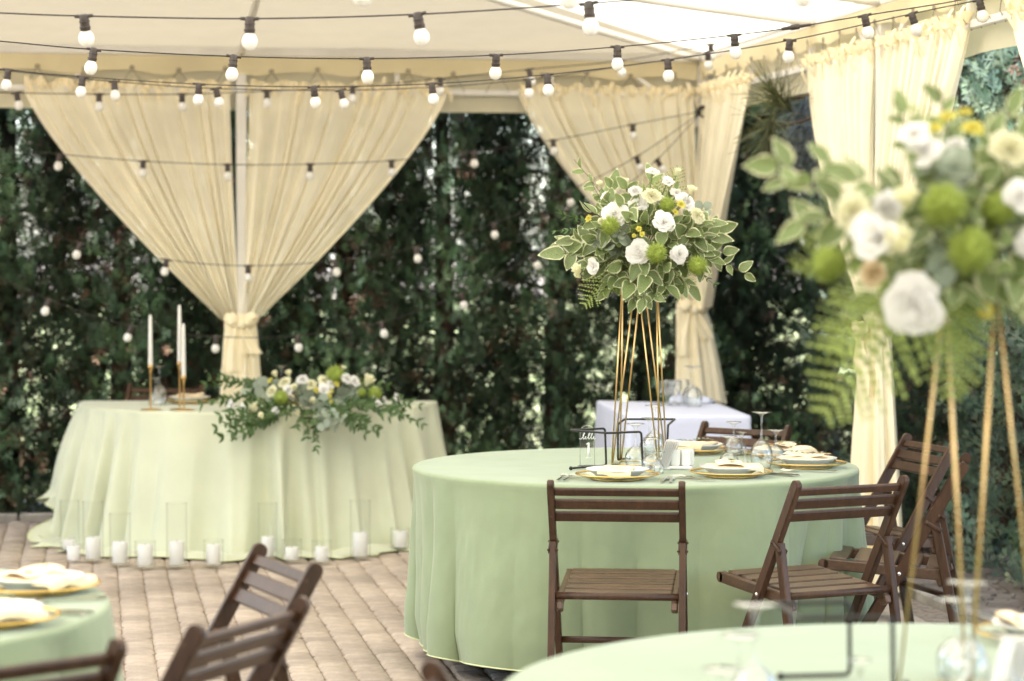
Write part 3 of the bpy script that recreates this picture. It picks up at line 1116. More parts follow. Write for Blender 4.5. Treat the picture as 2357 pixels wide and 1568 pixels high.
pine_branch([(at(1797, 232, 11.9), Vector((-.4, -.3, .35)).normalized()), (at(1772, 300, 12.0), Vector((-.2, -.2, -.9)).normalized())], 2.5, M['needle'], .21, 220, .42)
tips = []
for (x, y, z) in ((1850, 255, 13.0), (1885, 300, 12.9), (1860, 330, 13.0), (1905, 350, 12.8), (1880, 385, 12.9), (1835, 285, 13.2), (1910, 270, 12.8)):
    tips.append((at(x, y, z), Vector((rsn.uniform(-.3, .3), -.3, -.9)).normalized()))
pine_branch(tips, 3.0, M['needle_blue'], .24, 150, .40)
pine_branch([(T(-1.6 + .5 * math.cos(k), 1.75 + .9 * math.sin(k * 1.9), 3.6 + .25 * k), Vector((math.cos(k), math.sin(k), .3)).normalized()) for k in range(6)], 3.4, M['needle'], .22, 130, .45)

# unseen foliage added left and behind the camera to block low sky light
rs = np.random.RandomState(99)
def blocker_run(p0, p1, n, H=4.0):
    d = np.array(p1) - np.array(p0)
    L = np.linalg.norm(d[:2])
    t = rs.rand(n)
    nrm = np.array([-d[1], d[0], 0]) / L
    P = np.array(p0)[None] + d[None] * t[:, None] + nrm[None] * rs.uniform(-.5, .5, (n, 1)) + np.array([0, 0, 1]) * rs.uniform(0, H, (n, 1))
    return P
P = np.concatenate([blocker_run(tuple(T(9.1, -1.5, -.06)), tuple(T(9.1, 18, -.06)), 3000, 1.3), blocker_run(tuple(T(9.1, 18.2, -.06)), tuple(T(-1.5, 18.2, -.06)), 4500)])
br = rs.uniform(.6, 1.4, len(P))
V, Q, C = scatter(FT[0], FT[1], P, rs.normal(0, 1, P.shape) + np.array([0, 0, .6]), rs.normal(0, 1, P.shape), rs.uniform(.30, .5, len(P)), np.stack([br, br, br], 1))
tag(link('hedge', np_mesh('hedge', V, Q, M['thuja'], C)), kind='stuff')
# ------------------------------------------------------------------ tables and cloths
def round_table(cx, cy, r, label, h=.735):
    t = thing('round_table', label, 'table', (cx, cy, 0), 0, 'round banquet tables under their cloths')
    tp = MB().lathe([(0, h - .030), (r - .02, h - .030), (r - .012, h - .02), (r - .012, h - .012), (r - .02, h - .006), (0, h - .006)], 48)
    obj('tabletop', tp, M['seat_wood'], t, smooth='auto')
    for k in range(4):
        a = PI / 4 + k * PI / 2
        obj('leg', MB().tube([(math.cos(a) * r * .62, math.sin(a) * r * .62, .0), (math.cos(a) * r * .55, math.sin(a) * r * .55, h - .03)], .017, 10), M['black_metal'], t)
    return t

def fold_wave(seed, ks, warp=.12):
    r = random.Random(seed)
    comps = [(k, r.uniform(.5, 1.0) / (k ** .35), r.uniform(0, 6.28)) for k in ks]
    tot = sum(c[1] for c in comps)
    w3 = r.uniform(0, 6.28)
    def f(t):
        t2 = t + warp * math.sin(3 * t + w3) + warp * .6 * math.sin(5 * t + 1.7 * w3)
        s = sum(a * math.sin(k * t2 + p) for k, a, p in comps) / (tot * .62)
        return s
    return f

def round_cloth(name, label, cx, cy, r, h, hem, seed, flare=.085, amp=.075, amul=None, nt_=420, nv=44, wave=None, tang=1.0):
    root = thing(name, label, 'tablecloth', (cx, cy, 0), 0, 'sage tablecloths on the round tables')
    w = wave or fold_wave(seed, (7, 9, 11, 13, 16))
    mb = MB()
    rings = [.0, .35, .7, .9, .97]
    rows = []
    for q in rings[1:]:
        rows.append([(math.cos(2 * PI * i / nt_) * r * q, math.sin(2 * PI * i / nt_) * r * q, h + .0012 * noise.noise((math.cos(2 * PI * i / nt_) * r * q * 4, math.sin(2 * PI * i / nt_) * r * q * 4, seed))) for i in range(nt_)])
    rr = .014
    for k in range(1, 5):
        an = PI / 2 * k / 4
        rows.append([(math.cos(2 * PI * i / nt_) * (r - rr + rr * math.sin(an)), math.sin(2 * PI * i / nt_) * (r - rr + rr * math.sin(an)), h - rr + rr * math.cos(an)) for i in range(nt_)])
    for j in range(1, nv + 1):
        v = j / nv
        row = []
        for i in range(nt_):
            t = 2 * PI * i / nt_
            A = amp * (amul(t) if amul else 1.0)
            g = v ** .75
            s = w(t)
            ds = (w(t + .01) - w(t - .01)) / .02
            s2 = s if s > 0 else s * .8
            rad = r + flare * v ** 1.1 + A * g * s2 * (1 if v < .85 else 1 + .25 * (v - .85) / .15)
            rad += .004 * noise.noise((t * 9, v * 3.5, seed)) * min(1, v * 4) + .0022 * noise.noise((t * 26, v * 9, seed + 2)) * min(1, v * 4)
            tt = t - .055 * A / .075 * g * max(-2.2, min(2.2, ds / 6)) * 1.2 * tang
            z = h - rr - (h - rr - hem) * v
            if v == 1 or True:
                z += .022 * s * v ** 3
            row.append((math.cos(tt) * rad, math.sin(tt) * rad, z))
        rows.append(row)
    vs = [(0, 0, h)] + [p for row in rows for p in row]
    fs = [(0, 1 + i, 1 + (i + 1) % nt_) for i in range(nt_)]
    for j in range(len(rows) - 1):
        a, b = 1 + j * nt_, 1 + (j + 1) * nt_
        for i in range(nt_):
            k = (i + 1) % nt_
            fs.append((a + i, b + i, b + k, a + k))
    mb.add(vs, fs)
    obj('drape', mb, M['cloth_green'], root)
    hm = MB().tube([Vector(p) for p in rows[-1][::2]], .0028, 5, closed=True)
    obj('hem', hm, M['hem'], root)
    return root

def amul1(t):
    # flatter where the chair backs face it, deeper at the far left
    d = math.degrees(t) % 360
    return 1.0 if 150 < d < 225 else (.75 if 225 <= d < 262 else 1.05)
_v1 = [(-77, 6, .8), (-65, 5, 1.0), (-54, 6, 1.0), (-33, 8, .55), (-17, 6, .8), (-3, 8, 1.2), (13, 8, 1.15), (27, 5, .4), (38, 6, .9), (49, 5, 1.1), (57, 4.5, 1.0), (66, 5, 1.1), (75, 5, .9)] + [(84 + 11.5 * i + (i * 37 % 5), 4 + (i % 3) * .6, .7 + .3 * (i % 2)) for i in range(17)]
def wave1(t):
    d = (math.degrees(t) + 90 + 180) % 360 - 180        # angle from the side that faces the camera
    s = .75
    for c, w, k in _v1:
        c = (c + 180) % 360 - 180
        e = (d - c + 180) % 360 - 180
        w2 = w * (1.9 if (e > 0) == (int(c * 7) % 2 == 0) else .95)
        s -= 1.7 * k * math.exp(-abs(e / w2) ** 1.7)
    return s + .10 * math.sin(5 * t + 1)
round_table(*TB1, 'round table under the sharp sage cloth with the tall centrepiece')
round_cloth('tablecloth', 'sage green cloth on the round table with the tall sharp centrepiece', TB1[0], TB1[1], TB1[2], .735, .10, 12, .080, .105, None, 720, 46, wave1, .22)
round_table(*TB2, 'round table under the blurred pale cloth in front of the camera')
round_cloth('tablecloth', 'blurred pale sage cloth at the bottom right under tall foreground flowers', TB2[0], TB2[1], TB2[2], .735, .10, 3)
round_table(*TB3, 'round table under the sage cloth in the lower left corner')
round_cloth('tablecloth', 'sage cloth with two gold-rimmed settings in the lower left corner', TB3[0], TB3[1], TB3[2], .735, .10, 23)

# half-round head table
HT_H, HT_X, HT_Y0, HT_A, HT_B = .72, -1.385, 13.25, .975, 1.0
ht = thing('head_table', 'half round head table under the long pale cloth by the hedge', 'table', (HT_X, HT_Y0, 0))
tp = MB()
nn = 40
for z in (HT_H - .03, HT_H - .006):
    tp.v.append((0, 0, z))
    tp.v += [(HT_A * .985 * math.cos(PI + PI * i / nn), HT_B * .985 * math.sin(PI + PI * i / nn), z) for i in range(nn + 1)]
k = nn + 2
for i in range(nn):
    tp.f += [(0, 2 + i, 1 + i), (k, k + 1 + i, k + 2 + i), (1 + i, 2 + i, k + 2 + i, k + 1 + i)]
tp.f.append((1, k + 1, k + nn + 1, nn + 1))
tp.m = [0] * len(tp.f)
obj('tabletop', tp, M['seat_wood'], ht, smooth='auto')
for x, y in ((-.7, -.12), (.7, -.12), (0, -.75), (-.5, -.6), (.5, -.6)):
    obj('leg', MB().tube([(x, y, 0), (x, y, HT_H - .03)], .018, 10), M['black_metal'], ht)

def head_cloth():
    root = thing('tablecloth', 'long pale sage cloth on the head table puddling onto the pavers', 'tablecloth', (HT_X, HT_Y0, 0))
    w = fold_wave(31, (15, 19, 23, 29, 34), .06)
    n, nv = 460, 60
    def outl(u):
        # u 0..1 : once round, front half ellipse then the straight back
        if u < .72:
            t = PI + PI * (u / .72)
            # slightly squarer than an ellipse
            c, s = math.cos(t), math.sin(t)
            e = .92
            x = HT_A * math.copysign(abs(c) ** e, c)
            y = HT_B * math.copysign(abs(s) ** e, s)
            nx, ny = c / HT_A, s / HT_B
        else:
            q = (u - .72) / .28
            x, y, nx, ny = HT_A * (1 - 2 * q), 0.0, 0.0, 1.0
            if q < .04: nx = 1 - q / .04
            if q > .96: nx = -(q - .96) / .04
        l = math.hypot(nx, ny)
        return x, y, nx / l, ny / l
    O = [outl(i / n) for i in range(n)]
    rows = []
    for q in (.3, .6, .85, .96):
        rows.append([(x * q, -.42 * (1 - q) + y * q, HT_H) for x, y, nx, ny in O])
    rr = .014
    for k in range(1, 5):
        an = PI / 2 * k / 4
        rows.append([(x - nx * rr * (1 - math.sin(an)), y - ny * rr * (1 - math.sin(an)), HT_H - rr + rr * math.cos(an)) for x, y, nx, ny in O])
    for j in range(1, nv + 1):
        v = j / nv
        row = []
        for i, (x, y, nx, ny) in enumerate(O):
            u = i / n
            t = 2 * PI * u
            s = w(t)
            s = math.copysign(abs(s) ** .85, s)
            back = u > .74 and u < .98
            vd = min(1, v / .84)                      # falls to the floor, the rest puddles
            left = math.exp(-((u - .035) / .06) ** 2)   # lifted, flared corner at the left end
            fl = (.12 if not back else .03) * vd ** 1.2 + .05 * left * math.sin(PI * min(1, vd * 1.15))
            off = fl + .075 * vd ** .7 * s * (.35 if back else 1)
            z = (HT_H - rr) * (1 - vd) + .004
            if left > .25 and vd > .4:
                z = max(z, .60 * (left - .25) * (1 - .55 * v))
            if v > .84:
                q = (v - .84) / .16
                off += (.16 + .05 * math.sin(9 * t + 1) + .05 * noise.noise((t * 4, 1, 2))) * q * (.3 if back else 1) * (1 - .8 * left)
                z = max(z, .006 + .030 * math.sin(PI * min(1, q * .98)) * (.6 + .6 * noise.noise((t * 9, q * 2, 5))) + .014 * math.sin(q * 9 + 3 * s) * (1 - q))
            tx, ty = -ny, nx
            sh = .022 * vd * math.cos(23 * t) * (0 if back else 1)
            wr = .004 * noise.noise((t * 12, v * 6, 3)) * vd
            px, py = x + nx * (off + wr) + tx * sh, y + ny * (off + wr) + ty * sh
            row.append((px, py, max(z, .005)))
        rows.append(row)
    mb = MB()
    vs = [(0, -.42, HT_H)] + [p for r in rows for p in r]
    fs = [(0, 1 + i, 1 + (i + 1) % n) for i in range(n)]
    for j in range(len(rows) - 1):
        a, b = 1 + j * n, 1 + (j + 1) * n
        for i in range(n):
            k = (i + 1) % n
            fs.append((a + i, b + i, b + k, a + k))
    mb.add(vs, fs)
    obj('drape', mb, M['cloth_head'], root)
    obj('hem', MB().tube([Vector(p) + Vector((0, 0, .002)) for p in rows[-1][::2]], .003, 5, closed=True), M['hem'], root)
head_cloth()

# small white side table: cloth over a square table
WT = [at(1371, 921, 12.78), at(1658, 928, 12.5), at(1731, 958, 11.55), at(1444, 958, 11.5)]
WT = [Vector((p.x, p.y, .75)) for p in WT]
wc = sum(WT, Vector()) / 4
wt = thing('side_table', 'small square table under the white cloth by the corner', 'table', (wc.x, wc.y, 0))
mb = MB()
mb.v = [tuple((p - wc) * .97 + Vector((0, 0, .75 - z))) for z in (.03, .006) for p in WT]
mb.f = [(3, 2, 1, 0), (4, 5, 6, 7)] + [(i, (i + 1) % 4, 4 + (i + 1) % 4, 4 + i) for i in range(4)]
mb.m = [0] * 6
obj('tabletop', mb, M['seat_wood'], wt, smooth=False)
for p in WT:
    q = (p - wc) * .86
    obj('leg', MB().bar((q.x, q.y, 0), (q.x, q.y, .72), .045, .045, (1, 0, 0)), M['wood'], wt, smooth='auto')
def square_cloth():
    root = thing('tablecloth', 'white cloth with folded napkins on the small corner table', 'tablecloth', (wc.x, wc.y, 0))
    per = []
    for i in range(4):
        a, b = WT[i] - wc, WT[(i + 1) % 4] - wc
        for k in range(50):
            per.append(a.lerp(b, k / 50))
    n = len(per)
    # soften the corners
    per = [(per[i - 2] + per[i - 1] * 2 + per[i] * 4 + per[(i + 1) % n] * 2 + per[(i + 2) % n]) / 10 for i in range(n)]
    rows = [[(p.x * q, p.y * q, .75) for p in per] for q in (.4, .8, .97)]
    rows.append([(p.x * .992, p.y * .992, .747) for p in per])
    rows.append([(p.x, p.y, .738) for p in per])
    for j in range(1, 25):
        v = j / 24
        row = []
        for i, p in enumerate(per):
            c = (i % 50) / 50
            corner = max(0, 1 - min(c, 1 - c) / .13)
            f = math.sin(2 * PI * i / n * 9 + 1) * .5 + math.sin(2 * PI * i / n * 14 + 4) * .5
            k = 1 + (.06 * corner + .022 * f) * v / .6
            z = .738 - (.738 - .12) * v + .03 * v * f - .09 * corner * v
            row.append((p.x * k, p.y * k, max(.03, z)))
        rows.append(row)
    mb = MB()
    vs = [(0, 0, .75)] + [p for r in rows for p in r]
    fs = [(0, 1 + (i + 1) % n, 1 + i) for i in range(n)]
    for j in range(len(rows) - 1):
        a, b = 1 + j * n, 1 + (j + 1) * n
        for i in range(n):
            k = (i + 1) % n
            fs.append((a + i, a + k, b + k, b + i))
    mb.add(vs, fs)
    obj('drape', mb, M['cloth_white'], root)
square_cloth()

# ------------------------------------------------------------------ folding chairs
TL = math.tan(math.radians(30))
def ypost(z):
    return .226 - z * TL
def make_chair(label, group):
    t = thing('folding_chair', label, 'chair', (0, 0, 0), 0, group)
    W = .205
    for s in (-1, 1):
        # long post: rounded top, runs down to the front foot
        mb = MB()
        dirv = Vector((0, -TL, 1)).normalized()
        nrm = Vector((0, 1, TL)).normalized()
        hw, th = .0185, .0105
        prof = []
        p0, p1 = Vector((0, ypost(.0), 0)), Vector((0, ypost(.772), .772))
        prof += [p0 + nrm * hw + dirv * (-.011), p1 + nrm * hw]
        for k in range(1, 8):
            an = PI * k / 8
            prof.append(p1 + nrm * (hw * math.cos(an)) + dirv * (hw * math.sin(an)))
        prof += [p1 - nrm * hw, p0 - nrm * hw + dirv * .011]
        n = len(prof)
        vs = [p + Vector((s * W - th, 0, 0)) for p in prof] + [p + Vector((s * W + th, 0, 0)) for p in prof]
        fs = [tuple(range(n)), tuple(range(2 * n - 1, n - 1, -1))] + [(i, n + i, n + (i + 1) % n, (i + 1) % n) for i in range(n)]
        mb.add(vs, fs)
        obj('front_post', mb, M['wood'], t, smooth='auto', bevel=.0025)
        # rear leg, hinged behind the post
        mb = MB().bar((s * W, ypost(.565) - .028, .585), (s * W, -.245, 0.0), .021, .034, (1, 0, 0), .003)
        obj('rear_leg', mb, M['wood'], t, smooth='auto')
        hg = MB()
        for q in (-1, 1):
            c = Vector((s * W + q * .0125, ypost(.575) - .012, .575))
            hg.bar(c + Vector((0, .022, .012)), c + Vector((0, -.032, -.020)), .0025, .016, (1, 0, 0), .0008)
            for w_ in (Vector((0, .014, .008)), Vector((0, -.024, -.015))):
                hg.sphere(c + w_ + Vector((q * .0015, 0, 0)), .0042, 8, 6)
        obj('hinge', hg, M['brass'] if False else M['wood'], t)
        # seat rail with rounded front end
        r0, r1 = Vector((s * .181, -.165, .402)), Vector((s * .181, .250, .432))
        mb = MB().bar(r0, r1, .021, .036, (1, 0, 0), .003)
        mb.lathe([(0, -.0105), (.018, -.0105), (.018, .0105), (0, .0105)], 14, r1, rot=Matrix.Rotation(PI / 2, 3, 'Y'))
        mb.bar(r0 + Vector((0, -.012, -.012)), r0 + Vector((0, .03, -.026)), .021, .028, (1, 0, 0), .004)
        obj('seat_rail', mb, M['seat_wood'], t, smooth='auto')
        bolt = MB().lathe([(0, .004), (.0055, .003), (.007, 0)], 10, (s * (W + .0105), ypost(.408), .408), rot=Matrix.Rotation(s * PI / 2, 3, 'Y'))
        obj('bolt', bolt, M['steel'], t)
    for k, (zc, hh) in enumerate(((.7515, .027), (.711, .036), (.670, .036))):
        c0 = Vector((-W + .009, ypost(zc), zc))
        c1 = Vector((W - .009, ypost(zc), zc))
        mb = MB().bar(c0, c1, hh, .013, Vector((0, -TL, 1)), .003)
        obj('back_slat', mb, M['wood'], t, smooth='auto')
    for k in range(5):
        y = -.128 + k * .082
        z = .420 + (y + .165) * (.030 / .415)
        mb = MB().bar((-.171, y, z), (.171, y, z), .060, .014, (0, 1, .083), .003)
        obj('seat_slat', mb, M['seat_wood'], t, smooth='auto')
    obj('crossbar', MB().tube([(-W, -.160, .418), (W, -.160, .418)], .012, 10), M['wood'], t)
    obj('crossbar', MB().tube([(-W, -.210, .20), (W, -.210, .20)], .011, 10), M['wood'], t)
    obj('crossbar', MB().tube([(-W, ypost(.24), .24), (W, ypost(.24), .24)], .011, 10), M['wood'], t)
    return t

def chair_from_tops(pl, pr, ht=.79):
    """pl, pr: picture places of the two post tops (left, right as seen sitting down)"""
    L, R = on_plane(*pl, ht), on_plane(*pr, ht)
    return L, R
GRP = 'brown folding chairs around the tables'
specs = [
    # left post top, right post top (as someone sitting sees them), label
    ((1263, 1105), (1573, 1108), 'brown folding chair seen squarely from behind at the sharp round table'),
    ((1834, 1107), (2088, 1094), 'brown folding chair turned three-quarters, seat in view, right of the square-on chair'),
    ((2224, 1064), (2230, 1044), 'brown folding chair seen edge-on beside the right end of the sharp table'),
    ((2212, 1017), (2084, 996), 'brown folding chair before the thuja row, just behind the edge-on chair'),
    ((1832, 979), (1612, 968), 'brown folding chair facing us beyond the table, before the white side table'),
    ((735, 1296), (605, 1250), 'sunlit folding chair on the pavers, before the head table candles'),
    ((455, 1440), (710, 1372), 'folding chair with its slatted back towards us, beside the lower left table'),
    ((-178, 1531), (275, 1471), 'folding chair cut off by the lower left corner of the picture'),
    ((479, 884), (290, 882), 'folding chair behind the head table, left of the gathered curtain'),
    ((979, 1521), (930, 1650), 'dark blurred chair of which one post top shows at the bottom edge'),
]
chair0 = None
for (pl, pr, lab) in specs:
    L, R = on_plane(*pl, .805), on_plane(*pr, .805)
    if pr == (930, 1650):
        R, L = L, L + Vector((-.06, -.41, 0))
        L, R = R, L
    mid = (L + R) / 2
    x = (R - L)
    x.z = 0
    x.normalize()
    y = Vector((-x.y, x.x, 0))                # facing
    rz = math.atan2(x.y, x.x)
    loc = mid - y * (ypost(.79) * 1.019)
    loc.z = 0
    if chair0 is None:
        chair0 = make_chair(lab, GRP)
        c = chair0
    else:
        c = copy_thing(chair0, lab)
    c.location = loc
    c.scale = (1.019, 1.019, 1.019)
    c.rotation_euler = (0, 0, rz)
# ------------------------------------------------------------------ tableware
TH = .7365
def setting_parts():
    d = {}
    d['charger'] = MB().lathe([(0, .003), (.095, .003), (.105, .005), (.132, .013), (.1455, .018), (.1455, .0205), (.132, .0165), (.104, .008), (.094, .006), (0, .006)], 48).mesh('dish', M['dish_glass'])
    d['rim'] = MB().lathe([(.139, .0165), (.1470, .0175), (.1485, .0195), (.1468, .0217), (.139, .0195), (.139, .0165)], 56).mesh('gold_rim', M['gold_rim'])
    d['foot'] = MB().lathe([(.088, .0), (.094, .0), (.098, .004), (.094, .0055), (.088, .0045), (.088, 0)], 48).mesh('foot_ring', M['gold_rim'])
    d['plate'] = MB().lathe([(0, .007), (.06, .007), (.066, .0), (.071, .0), (.073, .006), (.100, .022), (.1115, .029), (.1125, .0312), (.110, .0318), (.098, .026), (.070, .0125), (.062, .011), (0, .011)], 56).mesh('plate', M['china'])
    return d
SP = setting_parts()
def leafdisc(mb, c, d, up, l, w, mat=0):
    """small oval leaf from c along d"""
    d = Vector(d).normalized()
    s = d.cross(Vector(up)).normalized()
    n = s.cross(d)
    pts = [c]
    for t, k in ((.2, .75), (.5, 1), (.8, .7)):
        pts.append(c + d * (l * t) + s * (w * k / 2) + n * (.10 * w))
    pts.append(c + d * l)
    for t, k in ((.8, .7), (.5, 1), (.2, .75)):
        pts.append(c + d * (l * t) - s * (w * k / 2) + n * (.10 * w))
    mid = c + d * (l * .5)
    mb.add([mid] + pts, [(0, i, i % 8 + 1) for i in range(1, 9)], mat)

def napkin_mesh(seed, L0=.17, W0=.105, drop=.038, style=0):
    """folded napkin lying over the plate, one end (or both) hanging over its rim"""
    r = random.Random(seed)
    mb = MB()
    th = .0055
    def top(u, v):
        y = -L0 * .52 + L0 * 1.18 * v            # +y hangs over the edge
        x = (u - .5) * W0 * (1 + .12 * (v - .5) + (.10 if style else 0) * math.sin(PI * v))
        over = max(0, y - .088)
        z = .034 + .004 * noise.noise((x * 30, y * 22, seed)) + .005 * math.sin(x * 40 + seed) * (.4 + v)
        yy = y
        if over > 0:
            q = min(1, over / .03)
            yy = .088 + .028 * math.sin(q * PI / 2)
            z -= .010 * (1 - math.cos(q * PI / 2)) + max(0, over - .012) * .8
        z = max(z, .010)
        return x, yy, z
    def fn(u, v):
        x, y, z = top(u, v)
        return (x, y, z)
    mb.grid(fn, 16, 26)
    n0 = len(mb.v)
    mb.grid(lambda u, v: (lambda p: (p[0] * .99, p[1] * .99, p[2] - th))(top(u, v)), 16, 26)
    nu, nv = 16, 26
    edge = [i for i in range(nu)] + [j * nu + nu - 1 for j in range(1, nv)] + [(nv - 1) * nu + i for i in range(nu - 2, -1, -1)] + [j * nu for j in range(nv - 2, 0, -1)]
    m = len(edge)
    mb.f += [(edge[i], n0 + edge[i], n0 + edge[(i + 1) % m], edge[(i + 1) % m]) for i in range(m)]
    mb.m += [0] * m
    if style:
        # a folded-over flap on top
        mb.grid(lambda u, v: ((u - .5) * W0 * .95 + .012 * v, -.06 + .095 * v + .012 * u, .0415 + .004 * math.sin(u * 5 + seed) + .007 * math.sin(PI * v)), 12, 10)
    return mb
def sprig_mesh(seed, L=.12, n=7):
    r = random.Random(seed)
    mb = MB()
    pts = [Vector((-.5 * L + L * i / 8, .012 * math.sin(i * .7 + seed), .003 + .003 * math.sin(i * .9))) for i in range(9)]
    mb.tube(pts, .0011, 5)
    for i in range(n):
        p = pts[min(8, 1 + i)]
        for s in (-1, 1):
            d = Vector((.6, s * 1.0, r.uniform(.1, .6)))
            leafdisc(mb, p, d, (0, 0, 1), r.uniform(.013, .019) * (1 - .05 * i), r.uniform(.009, .014))
    return mb
CUT = {}
def cutlery():
    mb = MB()     # fork, lying along y, tines at +y
    prof = [(-.10, .0045, .004), (-.09, .0055, .0045), (-.02, .0032, .004), (.03, .003, .0045), (.045, .009, .007), (.06, .0115, .005)]
    rows = []
    for y, w, z in prof:
        rows.append([(-w, y, z), (w, y, z), (w, y, z + .002), (-w, y, z + .002)])
    vs = [p for r_ in rows for p in r_]
    fs = [(i * 4 + k, i * 4 + (k + 1) % 4, i * 4 + 4 + (k + 1) % 4, i * 4 + 4 + k) for i in range(len(rows) - 1) for k in range(4)] + [(3, 2, 1, 0)]
    mb.add(vs, fs)
    for k in range(4):
        x = -.0098 + k * .0065
        mb.bar((x, .058, .0055), (x * .95, .082, .004), .0026, .0017, (1, 0, 0), .0004)
        mb.bar((x * .95, .081, .004), (x * .9, .100, .009), .0022, .0015, (1, 0, 0), .0004)
    CUT['fork'] = mb.mesh('fork', M['steel'], 'auto')
    mb = MB()
    rows = []
    for y, w, z, t in ((-.11, .005, .003, .004), (-.10, .0062, .003, .005), (-.015, .0042, .003, .0045), (.0, .0045, .003, .003), (.01, .009, .003, .0015), (.07, .0098, .003, .0012), (.095, .007, .003, .0011), (.108, .002, .003, .0010)):
        rows.append([(-w, y, z), (w, y, z), (w, y, z + t), (-w, y, z + t)])
    vs = [p for r_ in rows for p in r_]
    fs = [(i * 4 + k, i * 4 + (k + 1) % 4, i * 4 + 4 + (k + 1) % 4, i * 4 + 4 + k) for i in range(len(rows) - 1) for k in range(4)] + [(3, 2, 1, 0), (28, 29, 30, 31)]
    mb.add(vs, fs)
    CUT['knife'] = mb.mesh('knife', M['steel'], 'auto')
cutlery()

def put_setting(cx, cy, ang, r, tname, where, seed, style=0, sprig_l=.12, nap_rot=0.0, wide=1.0, cutl=True, h=TH, x=None, y=None):
    """charger, plate, napkin, sprig and cutlery at an angle round a table; local +y points to the guest"""
    if x is None:
        x, y = cx + r * math.cos(ang), cy + r * math.sin(ang)
    rz_ = ang - PI / 2                      # local y -> outward
    o = thing('charger_plate', 'gold-rimmed glass charger ' + where, 'charger plate', (x, y, h), rz_, 'gold rimmed chargers')
    link('dish', SP['charger'], o); link('gold_rim', SP['rim'], o); link('foot_ring', SP['foot'], o)
    p = link('plate', SP['plate'], None, (x, y, h + .0065), (0, 0, rz_))
    tag(p, 'white plate ' + where, 'plate', 'white plates on gold chargers')
    n = obj('napkin', napkin_mesh(seed, style=style, W0=.105 * wide), M['napkin'], None, loc=(x, y, h + .0065), rot=(0, 0, rz_ + nap_rot))
    tag(n, 'cream folded napkin ' + where, 'napkin', 'cream napkins on plates')
    if sprig_l:
        s = obj('eucalyptus_twig', sprig_mesh(seed + 50, sprig_l), M['euca'], None, loc=(x, y, h + .050), rot=(0, 0, rz_ + nap_rot + .5))
        tag(s, 'small green twig ' + where, 'twig', 'green twigs on napkins')
    if cutl:
        ex, ey = Vector((math.cos(rz_), math.sin(rz_), 0)), Vector((-math.sin(rz_), math.cos(rz_), 0))
        for k, (nm, off, fy) in enumerate((('fork', .168, .005), ('fork', .195, .0), ('knife', -.170, .0), ('knife', -.192, .004))):
            q = Vector((x, y, h)) + ex * off - ey * (-fy - .02)
            c = link(nm, CUT[nm], None, q, (0, 0, rz_ + PI + random.Random(seed + k).uniform(-.06, .06)))
            tag(c, 'steel %s by the charger %s' % (nm, where), nm, 'steel cutlery on the sage cloths')
D = math.radians
def ang_at(px, py, tb):
    p = on_plane(px, py, TH)
    return math.atan2(p.y - tb[1], p.x - tb[0]), math.hypot(p.x - tb[0], p.y - tb[1])
for k, (px, py, wh, st_, sl, nr, wd) in enumerate((
        (1421, 1103, 'before the square-on chair', 0, .035, 0.0, 1.05),
        (1683, 1097, 'between the square-on and the three-quarter chair', 1, .06, .9, 1.5),
        (1856, 1076, 'at the right end of the sharp table', 1, .15, 1.35, 1.45),
        (1800, 1053, 'behind the tall upturned wine glasses', 1, .15, -1.1, 1.4),
        (1600, 1043, 'behind the white cruet, across the sharp table', 0, .15, PI, 1.3))):
    an, r = ang_at(px, py, TB1)
    put_setting(TB1[0], TB1[1], an, r, 1, wh, 100 + k, st_, sl, nr, wd)
for k, (px, py, wh, st_, nr) in enumerate(((85, 1362, 'on the lower left table, the farther one', 1, -.9), (-22, 1436, 'at the left picture edge on the lower left table', 0, -.6))):
    an, r = ang_at(px, py, TB3)
    put_setting(TB3[0], TB3[1], an, r, 3, wh, 120 + k, st_, .14, nr, 1.5)
an, r = ang_at(2410, 1474, TB2)
put_setting(TB2[0], TB2[1], an, r, 2, 'at the right picture edge on the blurred near table', 130, 1, 0, .5, 1.4, cutl=False)
hp = at(437, 917, 13.0)
put_setting(0, 0, D(100), 0, 0, 'on the head table before its chair', 140, 1, 0, .3, 1.4, False, HT_H + .001, hp.x, 12.98)
hp2 = at(700, 917, 13.0)
put_setting(0, 0, D(85), 0, 0, 'on the head table hidden behind the flowers', 141, 1, 0, .3, 1.4, False, HT_H + .001, hp2.x, 12.98)

# upturned stemware: base disc on top
def glass_mesh(H, rb, rd, bowl_f=.55):
    """H height, rb largest bowl radius, rd radius of the foot (which is on top)"""
    bz = H * bowl_f
    t = .0010
    out = [(rb * .80, 0), (rb * .90, bz * .12), (rb * .98, bz * .35), (rb, bz * .5), (rb * .93, bz * .68), (rb * .72, bz * .85), (rb * .42, bz * .96), (.008, bz * 1.04), (.0042, bz * 1.15), (.0036, bz + (H - bz) * .5), (.0042, H - .022), (.009, H - .010), (rd * .6, H - .0045), (rd, H - .002), (rd, H - .0005), (rd * .98, H), (0, H)]
    inn = [(0, bz * .975), (rb * .38, bz * .93), (rb * .70, bz * .82), (rb * .91, bz * .66), (rb - t, bz * .5), (rb * .98 - t, bz * .35), (rb * .90 - t, bz * .12), (rb * .80 - t, 0), (rb * .80, 0)]
    return MB().lathe(list(reversed(out)), 32).lathe(inn[::-1], 32)
GL = {'tall': glass_mesh(.208, .041, .036, .50).mesh('wine_glass', M['glass']),
      'mid': glass_mesh(.150, .039, .033, .50).mesh('wine_glass', M['glass']),
      'short': glass_mesh(.128, .036, .031, .52).mesh('wine_glass', M['glass']),
      'shot': glass_mesh(.080, .019, .021, .48).mesh('liqueur_glass', M['glass'])}
